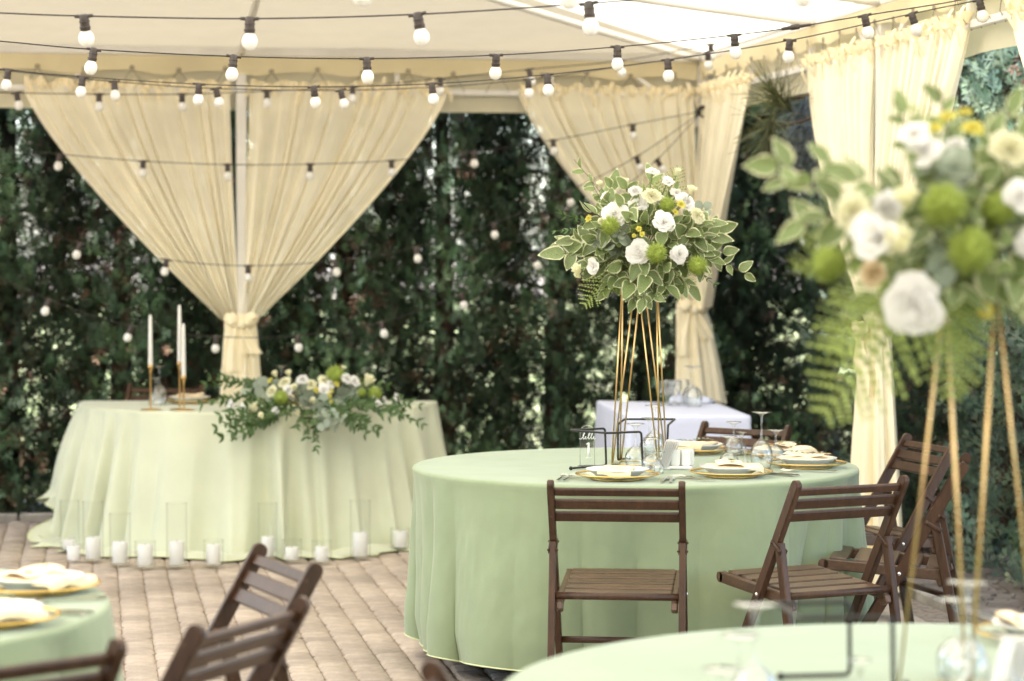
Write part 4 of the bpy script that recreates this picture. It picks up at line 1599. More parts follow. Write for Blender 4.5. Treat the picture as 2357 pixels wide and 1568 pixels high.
def glass(kind, px, pytop, Hs, label, group, h=TH, z=None, scale=None):
    """placed by where its foot (on top) shows: solve for the depth at which it stands on the table"""
    p = on_plane(px, pytop, h + Hs)
    if z is not None:
        q = at(px, pytop, z); p = Vector((q.x, q.y, 0))
    nm = 'liqueur_glass' if kind == 'shot' else 'wine_glass'
    base = {'tall': .208, 'mid': .150, 'short': .128, 'shot': .080}[kind]
    o = link(nm, GL[kind], None, (p.x, p.y, h), None, scale=(1, 1, Hs / base))
    return tag(o, label, 'glass', group)
G1 = 'upturned glasses on the sharp round table'
glass('tall', 1753, 948, .208, 'tall upturned wine glass, highest of the cluster right of the white cruet', G1)
glass('short', 1786, 989, .128, 'round upturned wine glass just right of the tallest one', G1)
glass('shot', 1821, 1016, .080, 'tiny upturned liqueur glass at the right of the glass cluster', G1)
glass('short', 1689, 971, .128, 'upturned wine glass at the back left of the right cluster', G1)
glass('shot', 1707, 994, .085, 'small upturned liqueur glass between the two left glasses of the right cluster', G1)
glass('short', 1678, 1004, .124, 'upturned wine glass nearest us in the right cluster', G1)
glass('shot', 1715, 1034, .080, 'small upturned liqueur glass just behind the second plate', G1)
glass('mid', 1463, 975, .168, 'upturned wine glass in front of the gold stand', G1)
glass('tall', 1506, 933, .200, 'tall upturned wine glass behind the gold wires', G1)
glass('mid', 1495, 962, .150, 'upturned wine glass half hidden behind the front two left glasses', G1)
glass('short', 1500, 1008, .124, 'low upturned wine glass beside the white cruet', G1)
glass('shot', 1517, 1040, .078, 'tiny upturned liqueur glass beside the first plate', G1)
G2 = 'blurred upturned glasses on the near table'
glass('tall', 1737, 1389, .208, 'blurred tall upturned glass before the three-quarter chair', G2)
glass('mid', 1703, 1462, .150, 'blurred upturned glass just left of the near tall one', G2)
glass('short', 1661, 1540, .128, 'blurred upturned glass lowest at the bottom of the picture', G2)
glass('shot', 1980, 1518, .085, 'blurred small glass beside the black wire stand', G2)
glass('tall', 2227, 1338, .208, 'blurred tall upturned glass behind the near gold stand', G2)
glass('mid', 2205, 1377, .150, 'blurred upturned glass left behind the near gold stand', G2)
glass('mid', 2327, 1464, .150, 'blurred upturned glass at the lower right picture edge', G2)
G3 = 'glasses on the head table'
glass('tall', 366, 833, .208, 'upturned glass behind the left candlestick on the head table', G3, HT_H, 12.9)
glass('mid', 358, 868, .150, 'lower upturned glass beside the left candlestick', G3, HT_H, 12.8)
glass('tall', 648, 836, .208, 'upturned glass behind the head table flowers', G3, HT_H, 12.9)
G4 = 'glasses on the white side table'
glass('tall', 1598, 841, .205, 'tall upturned glass on the white side table', G4, .752, 12.2)
glass('tall', 1590, 846, .200, 'second upturned glass on the white side table, half behind the tall one', G4, .752, 12.35)
def goblet(px, z, label):
    p = at(px, 930, z)
    prof = [(0, 0), (.030, .001), (.031, .003), (.008, .010), (.005, .02), (.005, .035), (.014, .045), (.030, .065), (.037, .09), (.036, .118), (.034, .128), (.033, .128), (.035, .09), (.028, .067), (.010, .05), (0, .05)]
    o = obj('goblet', MB().lathe(prof, 28), M['glass'], None, loc=(p.x, p.y, .752))
    tag(o, label, 'glass', 'upright goblets on the white side table')
goblet(1553, 12.3, 'upright goblet on the white side table, middle of three')
goblet(1534, 12.35, 'upright goblet on the white side table behind the gold wires')
goblet(1570, 12.4, 'upright goblet on the white side table beside the tall glass')
def pile_napkin():
    mb = MB()
    def fn(u, v):
        x, y = (u - .5) * .21, (v - .5) * .14
        return (x + .02 * v, y, .018 + .030 * math.exp(-((u - .2) / .16) ** 2) * (1 - .4 * v) + .014 * math.sin(u * 9 + v * 2) * (u - .1) + .004 * math.sin(v * 11))
    mb.grid(fn, 26, 14)
    n0 = len(mb.v)
    mb.grid(lambda u, v: ((u - .5) * .215 + .02 * v, (v - .5) * .145, .002), 26, 14)
    nu, nv = 26, 14
    e = [i for i in range(nu)] + [j * nu + nu - 1 for j in range(1, nv)] + [(nv - 1) * nu + i for i in range(nu - 2, -1, -1)] + [j * nu for j in range(nv - 2, 0, -1)]
    mb.f += [(e[i], n0 + e[i], n0 + e[(i + 1) % len(e)], e[(i + 1) % len(e)]) for i in range(len(e))]
    mb.m += [0] * len(e)
    p = on_plane(1590, 926, .752)
    tag(obj('napkin', mb, M['cloth_white'], None, loc=(p.x, p.y, .752), rot=(0, 0, -.15)), 'crumpled white napkin on the white side table', 'napkin')
    for k, (px, py, a) in enumerate(((1542, 928, .4), (1550, 930, .1))):
        q = on_plane(px, py, .752)
        tag(link('knife', CUT['knife'], None, (q.x, q.y, .752), (0, 0, PI / 2 + a)), 'steel knife lying left of the white napkin' + (', nearer us' if k else ''), 'knife')
pile_napkin()

# white cruet with paper napkins and toothpicks
cp = on_plane(1567, 1079, TH)
cr = thing('cruet_set', 'white china cruet tray with square pots and toothpicks on the sharp table', 'cruet', (cp.x, cp.y, TH), D(-12))
def rbox(c, h, bev=.004):
    return MB().box(c, h)
obj('tray', MB().box((0, 0, .006), (.047, .034, .006)), M['china'], cr, smooth='auto', bevel=.003)
for k, (x, y, zz) in enumerate(((-.016, -.012, .036), (.022, -.010, .036), (.002, .014, .036), (.030, .016, .036))):
    obj('pot', MB().box((x, y, .012 + .030), (.0165, .0125, .030)), M['china'], cr, smooth='auto', bevel=.004)
pk = MB()
rr_ = random.Random(9)
for k in range(22):
    x, y = rr_.uniform(-.026, -.006), rr_.uniform(-.018, -.006)
    pk.tube([(x, y, .05), (x * 1.2 + rr_.uniform(-.004, .004), y + rr_.uniform(-.003, .003), .098)], .0009, 4)
obj('toothpicks', pk, M['pick'], cr)
nf = thing('paper_napkins', 'fan of white paper napkins leaning beside the cruet', 'napkins', (cp.x - .055, cp.y - .004, TH), D(-12))
for k in range(7):
    m = Matrix.Rotation(D(14 + 1.6 * k), 3, 'Y')
    obj('sheet', MB().box(m @ Vector((0, 0, .052)), (.0009, .034 - .002 * (k % 2), .052), m), M['paper'], nf, smooth=False, loc=((k - 3) * .0045 - .006, 0, .006))
obj('holder', MB().box((0, 0, .004), (.022, .030, .004)), M['china'], nf, smooth='auto', bevel=.002)
# near-table counterpart: white folded napkins in a stand
np_ = on_plane(2318, 1600, TH)
nf2 = copy_thing(nf, 'blurred white paper napkins at the lower right of the near table', (np_.x, np_.y, TH), D(8))

# ------------------------------------------------------------------ table number signs of clear acrylic
def script_line(word, hgt, slant=.35):
    """joined handwriting as one stroke: tall and low loops"""
    pts = []
    x = 0.0
    for ch in word:
        tall = ch in 'lbt'
        w = .42 * hgt if tall else .40 * hgt
        hh = hgt if tall else .42 * hgt
        for k in range(14):
            t = k / 13
            an = -PI / 2 + 2 * PI * t
            xx = x + w * t + (.20 if tall else .17) * hgt * math.cos(an) * math.sin(PI * t)
            zz = hh * .5 * (1 - math.cos(2 * PI * t))
            pts.append((xx + slant * zz, zz))
        x += w
    pts = [(-.25 * hgt, .1 * hgt)] + pts + [(x + .25 * hgt, .16 * hgt)]
    w0 = (pts[0][0] + pts[-1][0]) / 2
    return [(a - w0, b) for a, b in pts]
def sign(label, loc, rz_, digit, word):
    s = thing('table_number_sign', label, 'sign', loc, rz_)
    W_, H_, t = .0270, .150, .0015
    prof = [(-W_, 0), (W_, 0), (W_, H_ - W_)] + [(W_ * math.cos(k * PI / 12), H_ - W_ + W_ * math.sin(k * PI / 12)) for k in range(1, 12)] + [(-W_, H_ - W_)]
    n = len(prof)
    mb = MB().add([(x, -t, z + .004) for x, z in prof] + [(x, t, z + .004) for x, z in prof],
                  [tuple(range(n)), tuple(range(2 * n - 1, n - 1, -1))] + [(i, n + i, n + (i + 1) % n, (i + 1) % n) for i in range(n)])
    obj('panel', mb, M['acrylic'], s, smooth=False)
    ed = MB().tube([(x, 0, z + .004) for x, z in prof], .0013, 5, closed=True)
    obj('panel_edge', ed, mat_edge, s)
    obj('base', MB().lathe([(0, 0), (.036, 0), (.037, .0015), (.037, .003), (.036, .0045), (0, .0045)], 32), M['acrylic'], s, smooth='auto')
    wd = MB().tube([(x, -t - .0012, z + .103) for x, z in script_line(word, .024)], .0011, 6)
    obj('lettering', wd, M['white_ink'], s)
    mb = MB()
    y = -t - .0010
    if digit == '1':
        mb.box((.004, y, .062), (.0034, .0006, .028)); mb.box((.004, y - .0002, .0345), (.0095, .0006, .0016))
        mb.box((-.001, y - .0002, .0865), (.0045, .0006, .0018), Matrix.Rotation(-.45, 3, 'Y'))
    else:
        cp_ = [(-.0105, .080), (-.008, .088), (.000, .0915), (.0085, .088), (.011, .080), (.008, .071), (.000, .060), (-.006, .050), (-.0105, .040), (-.0105, .0375), (.000, .0375), (.0105, .0375), (.0115, .043)]
        P = cat_rom([(a, y, b) for a, b in cp_], 5)
        wdt = [.0020 + .0022 * abs(math.sin(PI * min(1, i / (len(P) * .62)))) for i in range(len(P))]
        mb.tube(P, wdt, 8)
        mb.v = [(a, y + (b - y) * .25, c) for a, b, c in mb.v]
    obj('numeral', mb, M['white_ink'], s)
    return s
mat_edge = mat_glass('acrylic_edge', (.92, .96, .9), 1.49, .10, milk=.30)
sp_ = on_plane(1352, 1075, TH)
sign('clear arched acrylic sign with script and the white numeral 1', (sp_.x, sp_.y, TH), 0.05, '1', 'lelle')
sp2 = at(2214, 1540, 4.10)
sign('blurred acrylic sign with script and the white numeral 2', (sp2.x, sp2.y, TH), -.12, '2', 'lelle')

# ------------------------------------------------------------------ black bent-wire stands
def wire_stand(label, wires):
    c = sum((Vector(w[0]) for w in wires), Vector()) / len(wires)
    c.z = TH
    s = thing('wire_stand', label, 'stand', c)
    for w in wires:
        P = rounded([Vector(p) - c for p in w], .013, 5)
        mb = MB().tube(P, .0042, 10)
        for e in (P[0], P[-1]):
            mb.sphere(e, .0075, 10, 7)
        obj('wire', mb, M['black_metal'], s)
hT, hB_ = TH + .144, TH + .0065
def W2(px, py, z, h):
    q = at(px, py, z * 1.0194)
    return Vector((q.x, q.y, h))
wire_stand('black bent wire stand beside the table number sign', [
    [W2(1315, 0, 8.62, hB_), W2(1397, 0, 8.73, hB_), W2(1394, 0, 8.73, hT), W2(1312, 0, 8.64, hT), W2(1400, 0, 8.50, hT), W2(1478, 0, 8.566, hT), W2(1482, 0, 8.566, hB_), W2(1500, 0, 8.66, hB_)],
    [W2(1450, 0, 9.06, hB_), W2(1424, 0, 8.96, hB_), W2(1424, 0, 8.96, hT), W2(1440, 0, 9.22, hT), W2(1556, 0, 9.22, hT), W2(1540, 0, 8.90, hT), W2(1537, 0, 8.90, hB_), W2(1515, 0, 8.98, hB_)]])
wire_stand('blurred black wire stand on the near table', [
    [W2(1802, 0, 4.36, hB_), W2(1964, 0, 4.38, hB_), W2(1962, 0, 4.36, hT), W2(1790, 0, 4.34, hT), W2(1850, 0, 4.17, hT), W2(2062, 0, 4.18, hT), W2(2066, 0, 4.18, hB_), W2(2095, 0, 4.28, hB_)]])

# ------------------------------------------------------------------ tall gold stands
STAND_H = .745
def gold_stand(label, cx, cy, rot, rw=.0029):
    s = thing('gold_stand', label, 'stand', (cx, cy, TH), rot)
    R0, R1 = .124, .060
    b = [Vector((R0 * math.cos(k * PI / 2), R0 * math.sin(k * PI / 2), .003)) for k in range(4)]
    t = [Vector((R1 * math.cos(k * PI / 2 + PI / 4), R1 * math.sin(k * PI / 2 + PI / 4), STAND_H)) for k in range(4)]
    for k in range(4):
        for q in (t[k], t[k - 1]):
            off = Vector((-b[k].y, b[k].x, 0)).normalized() * (.0026 if q is t[k] else -.0026)
            obj('wire', MB().tube([b[k] + off, q + off], rw, 8), M['brass'], s)
    obj('base_ring', MB().tube(b, .003, 8, closed=True), M['brass'], s)
    obj('top_ring', MB().tube(t, .003, 8, closed=True), M['brass'], s)
    return s
ST1 = (0.478, 9.05)
ST2 = (0.818, 4.31)
gold_stand('tall gold wire stand carrying the sharp bouquet', ST1[0], ST1[1], D(32))
gold_stand('blurred gold wire stand nearest the camera', ST2[0], ST2[1], D(-10.7), .0024)
# ------------------------------------------------------------------ flowers and foliage
def leaf_mesh(nm, W, rim=True, seed=1, curl=.10, mats=None):
    """pointed leaf of unit length along y, folded along its midrib; green blade, cream margin"""
    r = random.Random(seed)
    mb = MB()
    ts = [0, .10, .25, .42, .60, .78, .91, 1.0]
    rows = []
    for t in ts:
        w = W / 2 * (t ** .68 * (1 - t) ** 1.08 / .307 if 0 < t < 1 else 0) + .002
        irr = 1 + r.uniform(-.06, .06)
        k1, k2 = .84 + r.uniform(-.10, .07), .84 + r.uniform(-.10, .07)
        z = -curl * t * t + .015 * math.sin(t * 7)
        f = .35 * w
        rows.append([(-w * irr, t, z + f), (-w * k1, t, z + f * .66), (0, t, z), (w * k2, t, z + f * .66), (w * irr, t, z + f)])
    vs = [p for q in rows for p in q]
    for j in range(len(rows) - 1):
        for i in range(4):
            mb.add([], [])
            mb.f.append((j * 5 + i, j * 5 + i + 1, j * 5 + 6 + i, j * 5 + 5 + i))
            mb.m.append(1 if (rim and (i in (0, 3) or j == len(rows) - 2)) else 0)
    mb.v = vs
    return mb.mesh(nm, mats or [M['leaf_green'], M['leaf_rim']])
LEAF = [leaf_mesh('leaf', .56 + .05 * (i % 3), True, i, -.05 + .09 * i) for i in range(6)]
RUS = [leaf_mesh('leaf', .34 + .05 * i, False, 20 + i, .15, [M['ruscus']]) for i in range(3)]
def disc_leaf(seed):
    r = random.Random(seed)
    mb = MB()
    n = 14
    pts = [(.0, .0, .0)]
    ring = []
    for k in range(n):
        an = -PI / 2 + 2 * PI * k / n
        rr = .5 * (1 + r.uniform(-.05, .05))
        ring.append((rr * math.cos(an), .5 + rr * math.sin(an), .07 * math.cos(an * 2) + .05))
    mb.add([(0, .5, 0)] + ring, [(0, 1 + k, 1 + (k + 1) % n) for k in range(n)])
    return mb.mesh('leaf', M['euca'])
EUC = [disc_leaf(i) for i in range(3)]

def petal(mb, base, az, r0, ht, openness, wid, curl, ruffle=0.0, seed=0, nu=7, nv=6):
    """one cupped petal rising from the flower's axis"""
    def fn(u, v):
        a = (u - .5) * 2
        ww = wid * (math.sin(PI * (.12 + .80 * v) ** .75) ** .7)
        ang = az + a * ww / max(.25, (.35 + openness * .9))
        rad = r0 * (.25 + v ** .8) + openness * ht * v ** 1.5 * .85
        rad += curl * ht * max(0, v - .72) * 1.6 - .10 * r0 * a * a * (1 - openness)
        z = ht * v * (1 - .62 * openness * v) - curl * ht * max(0, v - .75) ** 2 * 3.2 - .16 * ht * a * a * v
        z += ruffle * ht * math.sin(a * 9 + seed) * v * v
        rad += ruffle * ht * .6 * math.cos(a * 7 + seed * 2) * v * v
        return base + Vector((math.cos(ang) * rad, math.sin(ang) * rad, z))
    mb.grid(fn, nu, nv)
def rose_mesh(seed, opn=1.0, n=36):
    r = random.Random(seed)
    mb = MB()
    mb.sphere((0, 0, .50), .13, 10, 8, (1, 1, 2.6))
    for i in range(n):
        t = i / (n - 1)
        az = i * 2.39996 + r.uniform(-.25, .25)
        petal(mb, Vector((0, 0, 0)), az, .05 + .44 * t ** 1.0, .98 - .30 * t + r.uniform(-.04, .04), (.0 + .60 * t ** 2.2) * opn, .60 + .50 * t, .10 + .45 * t, .02 + .05 * t, i * 1.3)
    return mb
def carnation_mesh(seed, n=46):
    r = random.Random(seed)
    mb = MB()
    for i in range(n):
        t = i / (n - 1)
        petal(mb, Vector((0, 0, 0)), i * 2.39996, .06 + .30 * t, .75 - .22 * t, .05 + .85 * t ** .9, .50 + .25 * t, .1, .10, i + r.random() * 3, 9, 5)
    return mb
def bud_mesh(seed, n=9):
    mb = MB()
    for i in range(n):
        t = i / (n - 1)
        petal(mb, Vector((0, 0, 0)), i * 2.39996, .14 + .28 * t, 1.15 - .1 * t, .0 + .10 * t, .75, .08, .02, i)
    return mb
ROSE = [rose_mesh(i, .85 + .15 * i).mesh('rose', M['rose']) for i in range(3)]
CARN = [carnation_mesh(i).mesh('carnation', M['cream_petal']) for i in range(2)]
CARNW = [carnation_mesh(5 + i).mesh('carnation', M['rose']) for i in range(2)]
PEACH = [carnation_mesh(9).mesh('carnation', M['peach_petal'])]
BUD = [bud_mesh(i).mesh('flower_bud', M['cream_petal']) for i in range(2)]
YEL = [carnation_mesh(15, 26).mesh('yellow_bloom', M['yellow_petal'])]
LISI = [rose_mesh(21 + i, .55, 13).mesh('small_bloom', M['rose']) for i in range(2)]
def ball_mesh(seed, n=420):
    r = random.Random(seed)
    mb = MB()
    mb.sphere((0, 0, 0), .58, 14, 10)
    for i in range(n):
        z = 1 - 2 * (i + .5) / n
        an = i * 2.39996
        q = math.sqrt(1 - z * z)
        d = Vector((q * math.cos(an), q * math.sin(an), z))
        d = (d + Vector((r.uniform(-.3, .3), r.uniform(-.3, .3), r.uniform(-.3, .3)))).normalized()
        s = d.orthogonal().normalized()
        s = Matrix.Rotation(r.uniform(0, 6.28), 3, d) @ s
        t = d.cross(s)
        L = r.uniform(.74, 1.16)
        b = d * .52
        w = .05
        mid = d * (L * .86)
        mb.add([b + s * w, b - s * w * .5 + t * w * .87, b - s * w * .5 - t * w * .87, d * L + s * .05], [(0, 1, 3), (1, 2, 3), (2, 0, 3)])
    return mb
BALL = [ball_mesh(i).mesh('green_bloom', M['green_ball']) for i in range(2)]
def fern_mesh(seed, np_=14):
    """lacy frond of unit length along y; pinnae with toothed lobes; arches down"""
    r = random.Random(seed)
    mb = MB()
    def sp(t):
        return Vector((.05 * math.sin(t * 2.5 + seed), t, -.22 * t * t))
    mb.tube([sp(i / 12) for i in range(13)], [.008 * (1 - i / 14) for i in range(13)], 5)
    for i in range(np_):
        tw = r.uniform(-.25, .25)
        t = .10 + .88 * i / np_
        L = .36 * (math.sin(PI * (.16 + .84 * t) ** .8) ** .8) * r.uniform(.9, 1.08)
        for s in (-1, 1):
            d = Vector((s * 1.0, .42 + .3 * t + r.uniform(-.12, .12), -.10 + tw * s)).normalized()
            n = Vector((0, -.1, 1))
            side = d.cross(n).normalized()
            p = sp(t)
            # toothed outline
            m = 6
            for k in range(m):
                q0, q1 = k / m, (k + 1) / m
                w = .030 * (1 - q0 * .7)
                c0, c1 = p + d * (L * q0), p + d * (L * q1)
                mb.add([c0, c0 + (c1 - c0) * .75 + side * w, c1, c0 + (c1 - c0) * .75 - side * w], [(0, 1, 2, 3)])
    return mb
FERN = [fern_mesh(i).mesh('fern_frond', M['fern']) for i in range(3)]

NEW = {'n': 0}
def bloom(root, name, me, p, d, s, label=None):
    m = frame(p, Vector(d).orthogonal(), d, s)
    # z of the flower along d
    z = Vector(d).normalized()
    x = z.orthogonal().normalized()
    x = Matrix.Rotation((NEW['n'] * 1.7) % 6.28, 3, z) @ x
    NEW['n'] += 1
    y = z.cross(x)
    m = Matrix((x, y, z)).transposed().to_4x4() @ Matrix.Diagonal((s, s, s, 1))
    m.translation = p
    return link(name, me, root, mat4=m)

def leafy_sprig(root, name, p0, p1, leaves, n, l0, rnd, bend=.15, face=None, stem_m='stem', r=.0018, start=.35, pair=False, ang=50, lname='leaf'):
    """stem from p0 to p1 with alternate (or paired) leaves, each leaf an object under the sprig"""
    p0, p1 = Vector(p0), Vector(p1)
    L = (p1 - p0).length
    side = (p1 - p0).cross(Vector((rnd.uniform(-1, 1), rnd.uniform(-1, 1), rnd.uniform(-1, 1)))).normalized()
    mid = (p0 + p1) / 2 + side * (L * bend * rnd.uniform(-.6, .6)) + Vector((0, 0, L * bend * .7))
    pts = cat_rom([p0, mid, p1], 8)
    st = obj(name, MB().tube(pts, [r * (1 - .6 * i / len(pts)) for i in range(len(pts))], 5), M[stem_m], root)
    m = len(pts) - 1
    out = []
    for i in range(n):
        t = start + (1 - start) * (i + .3) / n
        q = pts[min(m, int(t * m))]
        d = (pts[min(m, int(t * m) + 1)] - pts[max(0, int(t * m) - 1)]).normalized()
        f = Vector(face) if face else Vector((0, -1, .45))
        f = (f + Vector((rnd.gauss(0, .55), rnd.gauss(0, .45), rnd.gauss(0, .55)))).normalized()
        s = d.cross(f).normalized()
        for sg in ((-1, 1) if pair else ((-1) ** i,)):
            last = i == n - 1
            a = math.radians(ang * (.3 if last and not pair else 1) + rnd.uniform(-12, 12))
            y = d * math.cos(a) + s * (sg * math.sin(a)) + Vector((0, 0, rnd.uniform(-.25, .12)))
            me = leaves[rnd.randrange(len(leaves))]
            link(lname, me, st, mat4=frame(q, y, f, l0 * rnd.uniform(.70, 1.25) * (1 - .15 * t)))
    return st

def bouquet(label, C, R, seed, heroes, sprigs, ferns, eucs, extra, lk=1.0, face=(0, -1, .45)):
    """C centre, R reach; lists hold offsets from the centre in metres: (x, height, towards the camera)"""
    rnd = random.Random(seed)
    root = thing('bouquet', label, 'bouquet', C)
    V = lambda o: Vector((o[0], -o[2], o[1]))
    core = MB()
    # stems bound together, and the wet foam block they stand in
    core.sphere((0, 0, -.10), .075, 14, 10, (1, 1, .7))
    obj('foam_block', core, M['stem_green'], root)
    for (o, kind, rad, lab) in heroes:
        p = V(o)
        d = (p + Vector((0, -.10, .05))).normalized()
        meshes = {'rose': ROSE, 'carn': CARN, 'carnw': CARNW, 'peach': PEACH, 'bud': BUD, 'yellow': YEL, 'lisi': LISI, 'ball': BALL}[kind]
        me = meshes[rnd.randrange(len(meshes))]
        k = {'rose': .85, 'carn': 1.0, 'carnw': 1.0, 'peach': 1.0, 'bud': 1.9, 'yellow': 1.0, 'lisi': 1.35, 'ball': 1.0}[kind]
        dd = d
        if kind == 'bud': dd = (d + Vector((0, 0, .9))).normalized()
        o_ = bloom(root, me.name.split('.')[0], me, p - dd * (0 if kind == 'ball' else rad * .45), dd, rad * k)
        s = obj('stalk', MB().tube(cat_rom([Vector((0, 0, -.08)), p * .45 + Vector((0, 0, -.02)), p - dd * rad * .4], 4), .0022, 5), M['stem_green'], root)
    for (tip, n, l) in sprigs:
        leafy_sprig(root, 'variegated_sprig', Vector((0, 0, -.06)) + V(tip) * .15, V(tip), LEAF, n, l * lk, rnd, .12, face, 'stem', .0019, .34)
    for (tip, w) in ferns:
        p = V(tip)
        p0 = p * .22
        d = p - p0
        link('fern_frond', FERN[rnd.randrange(3)], root, mat4=frame(p0, d + Vector((0, 0, .1)), Vector(face) + Vector((rnd.uniform(-.5, .5), 0, .6)), d.length * w))
    for (tip, n, l) in eucs:
        leafy_sprig(root, 'eucalyptus_sprig', V(tip) * .3, V(tip), EUC, n, l, rnd, .1, face, 'stem_green', .0017, .3, pair=True, ang=62)
    for (tip, n, l) in extra:
        leafy_sprig(root, 'ruscus_sprig', V(tip) * .25, V(tip), RUS, n, l, rnd, .1, face, 'stem_green', .0014, .3, pair=True, ang=45)
    return root

# --- bouquet on the sharp table
C1 = Vector((ST1[0], ST1[1], 1.56))
def b1(x, y, toward):
    """offset of a place in the close view of the flowers (2016 wide over 540 picture units)"""
    px, py = 1252.2 + .2466 * x, 349.9 + .2466 * y
    q = at(px, py, C1.y - toward)
    return (q.x - C1.x, q.z - C1.z, toward)
Z1 = .2466 / FPX * 9.0
H1 = [
    ((880, 930, .20), 'rose', 112), ((1125, 645, .19), 'rose', 92), ((1270, 955, .18), 'rose', 85), ((655, 570, .16), 'rose', 115),
    ((850, 350, .10), 'carnw', 62), ((600, 400, .06), 'rose', 70), ((1010, 392, .13), 'carn', 85), ((1450, 585, .12), 'carn', 80),
    ((1330, 450, .07), 'rose', 92), ((1250, 380, .02), 'rose', 70), ((1015, 190, .04), 'lisi', 42), ((1155, 275, .06), 'lisi', 44), ((1370, 378, .08), 'bud', 32),
    ((460, 1062, .15), 'lisi', 50), ((325, 1115, .12), 'bud', 36), ((1240, 205, .02), 'bud', 26), ((530, 640, .14), 'carn', 36),
    ((620, 685, .20), 'ball', 78), ((1045, 945, .245), 'ball', 84), ((1430, 1062, .16), 'ball', 80), ((1150, 490, .14), 'ball', 66),
    ((885, 715, .22), 'yellow', 27), ((915, 766, .22), 'yellow', 26), ((840, 780, .21), 'yellow', 20), ((410, 615, .10), 'yellow', 36), ((1285, 480, .14), 'yellow', 44), ((1230, 555, .15), 'yellow', 30),
    ((760, 300, .05), 'bud', 26), ((530, 320, .02), 'bud', 26), ((880, 460, .10), 'rose', 80), ((330, 1165, .10), 'bud', 26), ((1100, 440, .1), 'carnw', 60),
]
heroes1 = [(b1(p[0], p[1], p[2] + .05), k, r * Z1 * 1.3, None) for p, k, r in H1]
S1 = [((80, 850, .05), 6, .075), ((200, 830, .10), 5, .085), ((110, 960, .12), 5, .085), ((400, 520, .16), 6, .085), ((560, 400, .17), 6, .085), ((610, 260, .14), 6, .08), ((740, 280, .12), 6, .08),
      ((700, 480, .22), 5, .08), ((800, 590, .24), 4, .085), ((850, 460, .15), 5, .06), ((450, 800, .18), 5, .075), ((360, 1060, .14), 5, .075), ((500, 700, .20), 5, .07),
      ((1660, 720, .05), 8, .075), ((1640, 800, .10), 7, .08), ((1710, 950, .08), 8, .07), ((1930, 1160, .04), 9, .062), ((1620, 1010, .12), 7, .07), ((1520, 770, .16), 6, .075),
      ((1390, 740, .20), 5, .075), ((1180, 720, .23), 4, .075), ((960, 1180, .22), 5, .085), ((790, 1240, .18), 6, .08), ((830, 1420, .15), 7, .075), ((940, 1420, .20), 7, .075), ((1060, 1380, .18), 6, .07),
      ((1170, 1290, .20), 6, .08), ((1270, 1130, .22), 5, .075), ((1430, 1290, .13), 5, .065), ((640, 1200, .15), 6, .07), ((540, 1330, .10), 7, .06), ((280, 70, .0), 7, .045), ((400, 200, .02), 5, .04),
      ((1270, 300, .06), 6, .06), ((1100, 1000, .24), 4, .07), ((950, 640, .2), 4, .07), ((1330, 650, .18), 4, .06), ((700, 1050, .2), 4, .075), ((1540, 1110, .14), 6, .06), ((1040, 560, .18), 4, .06),
      ((980, 840, .22), 4, .07), ((760, 760, .2), 4, .07), ((1500, 900, .16), 6, .075), ((1350, 860, .2), 5, .075), ((1200, 850, .2), 5, .075), ((930, 1060, .24), 4, .08), ((1150, 1060, .24), 4, .08)]
S1 += [((300, 800, -.12), 6, .08), ((1600, 760, -.12), 6, .08), ((1000, 200, -.1), 6, .07), ((1300, 1250, -.12), 6, .08), ((700, 1250, -.12), 6, .08), ((500, 400, -.1), 6, .08)]
_rs = random.Random(8)
for _k in range(20):
    _a, _q = _rs.uniform(0, 6.28), _rs.uniform(250, 620)
    S1.append(((1000 + _q * 1.15 * math.cos(_a), 800 + _q * .8 * math.sin(_a), .13 + .06 * _rs.random()), 6, .072))
sprigs1 = [(b1(*p), n, l) for p, n, l in S1]
F1 = [((480, 1500, .10), 1.05), ((620, 1420, .10), .95), ((380, 1230, .08), 1.05), ((450, 1330, .12), 1.0), ((1305, 90, .0), .95), ((520, 1040, .20), 1.1), ((800, 830, .24), 1.1), ((1480, 1470, .05), .7), ((1560, 1540, .08), .62), ((960, 300, .02), 1.0), ((1080, 200, -.02), .95), ((700, 1330, .05), .9)]
ferns1 = [(b1(*p), w) for p, w in F1]
E1_ = [((400, 860, .16), 5, .050), ((500, 840, .18), 5, .052), ((690, 760, .22), 4, .05), ((1570, 520, .06), 4, .042), ((560, 900, .18), 5, .05), ((760, 890, .23), 3, .05)]
eucs1 = [(b1(*p), n, l) for p, n, l in E1_]
X1 = [((70, 740, .0), 9, .026), ((100, 560, .0), 7, .028), ((280, 640, .04), 9, .028), ((1620, 1260, .05), 8, .022), ((350, 640, .06), 8, .028), ((1760, 860, .02), 5, .03)]
extra1 = [(b1(*p), n, l) for p, n, l in X1]
bouquet('sharp bouquet of white roses, green balls and variegated leaves on its gold stand', C1, .3, 1, heroes1, sprigs1, ferns1, eucs1, extra1, 1.08)

